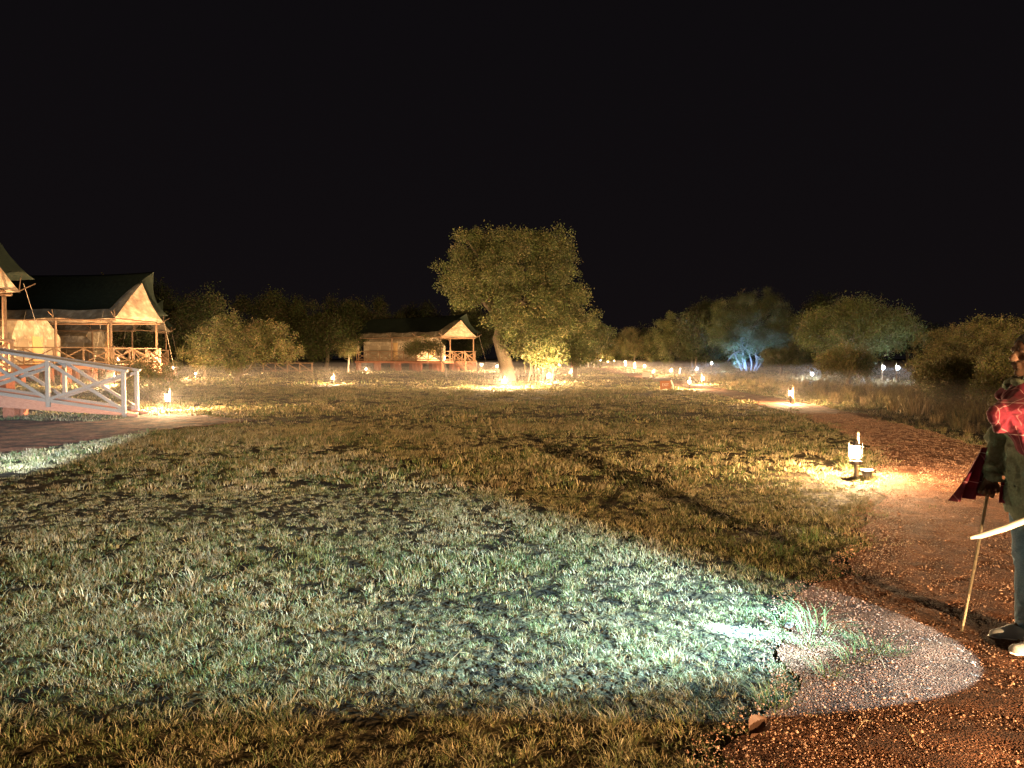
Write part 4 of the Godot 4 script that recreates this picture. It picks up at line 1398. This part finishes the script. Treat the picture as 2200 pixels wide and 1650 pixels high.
	join(body, blob(hand_bones(wr, V(-0.3, -0.95, 0.0), V(-0.6, 0.0, 1.0), 1.15), 0.006, 0.0045))
	part("body", body.mesh(), skin, t)
	for z in [-1.0, 1.0]:
		var e := MB.new()
		e.lathe(hc + V(-0.074, 0.014, z * 0.032), [Vector2(0, -0.009), Vector2(0.006, -0.0065), Vector2(0.009, 0.0), Vector2(0.006, 0.0065), Vector2(0, 0.009)], 10)
		part("eye", e.mesh(), hairm, t)
	# short hair over the top and back of the skull
	part("hair", blob([[hc + V(0.02, 0.022, 0), hc + V(-0.003, 0.03, 0), 0.094, 0.094, V(1.0, 0.96, 1.15)]], 0.01, 0.006, "hair").mesh(), hairm, t)
	# trousers with creases
	var legs := [[V(0, 0.96, 0), V(0, 0.90, 0), 0.155, 0.155, V(1.3, 1.0, 0.9)], [V(0.01, 0.88, 0.095), kl, 0.10, 0.074], [V(0.01, 0.88, -0.095), kr, 0.10, 0.074], [kl, al + V(0, -0.03, 0), 0.074, 0.07], [kr, ar + V(0, -0.03, 0), 0.074, 0.07]]
	part("trousers", blob(legs, 0.03, 0.012, "crease").mesh(), denim, t)
	# jacket
	var jac := [[V(0, 0.82, 0), V(0, 1.05, 0), 0.175, 0.16, V(1.28, 1.0, 0.88)], [V(0, 1.05, 0), chest, 0.16, 0.168, flat], [chest, V(0, 1.37, 0), 0.168, 0.13, flat], [V(0, 1.38, 0), V(-0.005, 1.475, 0), 0.105, 0.072], [sl, sr, 0.078, 0.078], [sl, el, 0.075, 0.062], [el, el.lerp(wl, 0.9), 0.062, 0.048], [sr, er, 0.075, 0.062], [er, er.lerp(wr, 0.9), 0.062, 0.048]]
	part("jacket", blob(jac, 0.035, 0.012, "fold").mesh(), shirt, t)
	var cm := MB.new()
	cm.tube([V(-0.10, 1.425, 0.06), V(-0.125, 1.455, 0.02), V(-0.12, 1.46, -0.03), V(-0.085, 1.44, -0.075)], [0.012, 0.022, 0.022, 0.012], 8)
	part("collar", cm.mesh(), shirt, t)
	# the shawl wrapped over both shoulders and gathered at the chest
	var gp := V(-0.275, 1.29, 0.08)
	var sh := [[V(0.0, 1.385, 0.20), V(0.0, 1.39, 0.12), 0.092, 0.09], [V(0.0, 1.375, -0.20), V(0.01, 1.39, -0.14), 0.09, 0.085], [V(0.0, 1.36, 0.19), gp, 0.10, 0.04], [gp, gp + V(0.015, -0.07, 0), 0.042, 0.035],
		[gp, V(-0.05, 1.19, 0.18), 0.04, 0.08], [gp + V(0.01, -0.02, 0.0), V(0.02, 0.99, 0.22), 0.038, 0.095], [gp + V(0.03, -0.03, 0.0), V(0.06, 0.90, 0.20), 0.03, 0.085], [V(0.02, 1.34, 0.20), V(0.08, 1.0, 0.26), 0.10, 0.10], [V(0.08, 1.38, 0.0), V(0.10, 0.80, 0.0), 0.14, 0.13, V(1.5, 1, 0.7)],
		[V(-0.09, 1.43, 0.03), gp, 0.03, 0.035], [V(-0.07, 1.42, -0.08), gp, 0.03, 0.035]]
	part("shawl", blob(sh, 0.03, 0.012, "ripple").mesh(), red, t)
	# the end of the shawl that hangs from the far forearm
	var rows := []
	for i in 22:
		var u := i / 21.0
		var row := []
		for j in 13:
			var w := j / 12.0
			row.append(V(-0.10 - 0.05 * u - w * (0.05 + 0.12 * u), 1.10 - 0.30 * u - 0.04 * w, -0.22 - 0.05 * w + 0.04 * sin(w * 14.0 + u * 2.0) * (0.3 + u)))
		rows.append(row)
	var hm := MB.new()
	hm.sheet(rows)
	var back := []
	for row in rows:
		var rr := []
		for p in row:
			rr.append(p + V(0.0, 0, -0.006))
		back.append(rr)
	hm.sheet(back, true)
	part("shawl_end", hm.mesh(), red, t)
	# a smaller pink red corner below the hand
	rows = []
	for i in 10:
		var u := i / 9.0
		var row := []
		for j in 8:
			var w := j / 7.0
			row.append(V(-0.075 - w * 0.07 - u * 0.012, 0.895 - 0.115 * u, -0.10 + 0.02 * sin(w * 7.0)))
		rows.append(row)
	hm = MB.new()
	hm.sheet(rows)
	part("shawl_corner", hm.mesh(), red, t)
	# red sash hanging over the thigh
	rows = []
	for i in 14:
		var u := i / 13.0
		var row := []
		for j in 5:
			var w := j / 4.0
			row.append(V(-0.125 + 0.10 * u + w * 0.06, 0.80 - 0.28 * u, 0.175 + 0.02 * sin(w * 4.0 + u * 3.0)))
		rows.append(row)
	hm = MB.new()
	hm.sheet(rows, true)
	part("sash", hm.mesh(), red, t)
	# shoes
	for e in [al, ar]:
		part("shoe", blob([[e + V(0.035, -0.045, 0), e + V(-0.10, -0.05, 0), 0.052, 0.05, V(1, 1.1, 1.15)], [e + V(-0.10, -0.052, 0), e + V(-0.19, -0.06, 0), 0.046, 0.036, V(1, 1.1, 1)], [e, e + V(0.01, -0.02, 0), 0.055, 0.055]], 0.02, 0.008, "sole").mesh(), boot, t)
		var sm2 := MB.new()
		sm2.tube([e + V(0.085, -0.074, 0), e + V(0.05, -0.074, 0), e + V(-0.12, -0.074, 0), e + V(-0.21, -0.07, 0), e + V(-0.232, -0.066, 0)], [0.02, 0.05, 0.05, 0.038, 0.018], 12)
		for q in sm2.v.size():
			sm2.v[q].y = e.y - 0.074 + (sm2.v[q].y - e.y + 0.074) * 0.32
		part("shoe_sole", sm2.mesh(), M.white_paint, t)
		for q in 4:
			sm2 = MB.new()
			sm2.tube([e + V(-0.05 - q * 0.024, -0.018 - q * 0.009, -0.026), e + V(-0.055 - q * 0.024, -0.002 - q * 0.011, 0), e + V(-0.05 - q * 0.024, -0.018 - q * 0.009, 0.026)], [0.003, 0.003, 0.003], 5)
			part("lace", sm2.mesh(), M.white_paint, t)
	# what he holds
	var sb := MB.new()
	sb.tube([V(2.585, -0.005, -4.33), V(2.66, 0.45, -4.325), V(2.712, 0.83, -4.315), V(2.735, 1.02, -4.31)], [0.007, 0.008, 0.009, 0.009], 8)
	solo("walking_stick", sb.mesh(), M.stake_wood, "thin wooden walking stick standing on the gravel in the man's far hand", "stick")
	sb = MB.new()
	sb.tube([V(2.06, 0.782, -3.40), V(2.11, 0.79, -3.405), V(2.23, 0.822, -3.42), V(2.42, 0.878, -3.46), V(2.86, 1.0, -3.60)], [0.006, 0.0125, 0.015, 0.0145, 0.014], 10)
	solo("pale_club", sb.mesh(), M.pale_wood, "smooth pale wooden club held low at the man's side", "club")
	# the torch in his near hand
	var at := V(2.78, 0.92, -3.55)
	var aim := V(1.34, 0.0, -4.40)
	var dir := (aim - at).normalized()
	var to := thing("torch", "hand torch in the man's near hand shining onto the lawn", "torch", at)
	sb = MB.new()
	sb.tube([-dir * 0.13, -dir * 0.02, dir * 0.015], [0.016, 0.016, 0.026], 12)
	part("barrel", sb.mesh(), M.lamp_metal, to)
	sb = MB.new()
	sb.tube([dir * 0.017, dir * 0.02], [0.022, 0.022], 12)
	part("torch_lens", sb.mesh(), M.glow_white, to)
	# spill, main beam and the narrow core of the reflector
	for e in [[34.5, 6.5, 0.06, "torch_spill", aim], [34.5, 62.0, 0.5, "torch_beam", V(-4.4, 0.0, -7.55)], [3.2, 520.0, 0.9, "torch_core", aim]]:
		var ed: Vector3 = (e[4] - at).normalized()
		var l := SpotLight3D.new()
		l.name = e[3]
		to.add_child(l)
		l.position = dir * 0.03
		l.basis = Basis.looking_at(ed)
		l.light_color = Color(0.66, 0.885, 1.0)
		l.light_energy = e[1]
		l.spot_angle = e[0]
		l.spot_angle_attenuation = e[2]
		l.light_size = 0.02
		l.spot_range = 60.0
		l.spot_attenuation = 2.0
		l.shadow_enabled = true

# ---------------------------------------------------------------- scene
func _ready() -> void:
	rng.seed = 4711
	n_edge.seed = 2
	n_edge.frequency = 0.35
	n_tuft.seed = 6
	n_tuft.frequency = 0.9
	n_tone.seed = 9
	n_tone.frequency = 0.45
	n_tone.fractal_octaves = 3
	n_cloth.seed = 8
	n_cloth.frequency = 3.0
	var cam := Camera3D.new()
	cam.name = "camera"
	add_child(cam)
	cam.position = V(0, 1.6, 0)
	cam.rotation_degrees = V(-2.1, 0, 0)
	cam.fov = 53.5
	cam.far = 900.0
	cam.current = true
	var we := WorldEnvironment.new()
	we.name = "environment"
	var env := Environment.new()
	env.background_mode = Environment.BG_SKY
	var sky := Sky.new()
	var sm := ProceduralSkyMaterial.new()
	sm.sky_top_color = Color8(13, 11, 14)
	sm.sky_horizon_color = Color8(20, 15, 17)
	sm.sky_curve = 0.2
	sm.ground_bottom_color = Color8(10, 9, 9)
	sm.ground_horizon_color = Color8(16, 13, 13)
	sm.sky_energy_multiplier = 0.30
	sm.ground_energy_multiplier = 0.30
	sky.sky_material = sm
	env.sky = sky
	env.tonemap_mode = Environment.TONE_MAPPER_LINEAR
	env.tonemap_exposure = 3.3
	env.volumetric_fog_enabled = true
	env.volumetric_fog_density = 0.0
	env.sdfgi_enabled = true
	env.ssao_enabled = true
	env.ssil_enabled = true
	we.environment = env
	add_child(we)
	materials()
	build_ground()
	build_tents()
	build_trees()
	build_dry_grass()
	build_grass()
	build_lanterns()
	build_mist()
	build_small()
	build_man()
	build_grit()
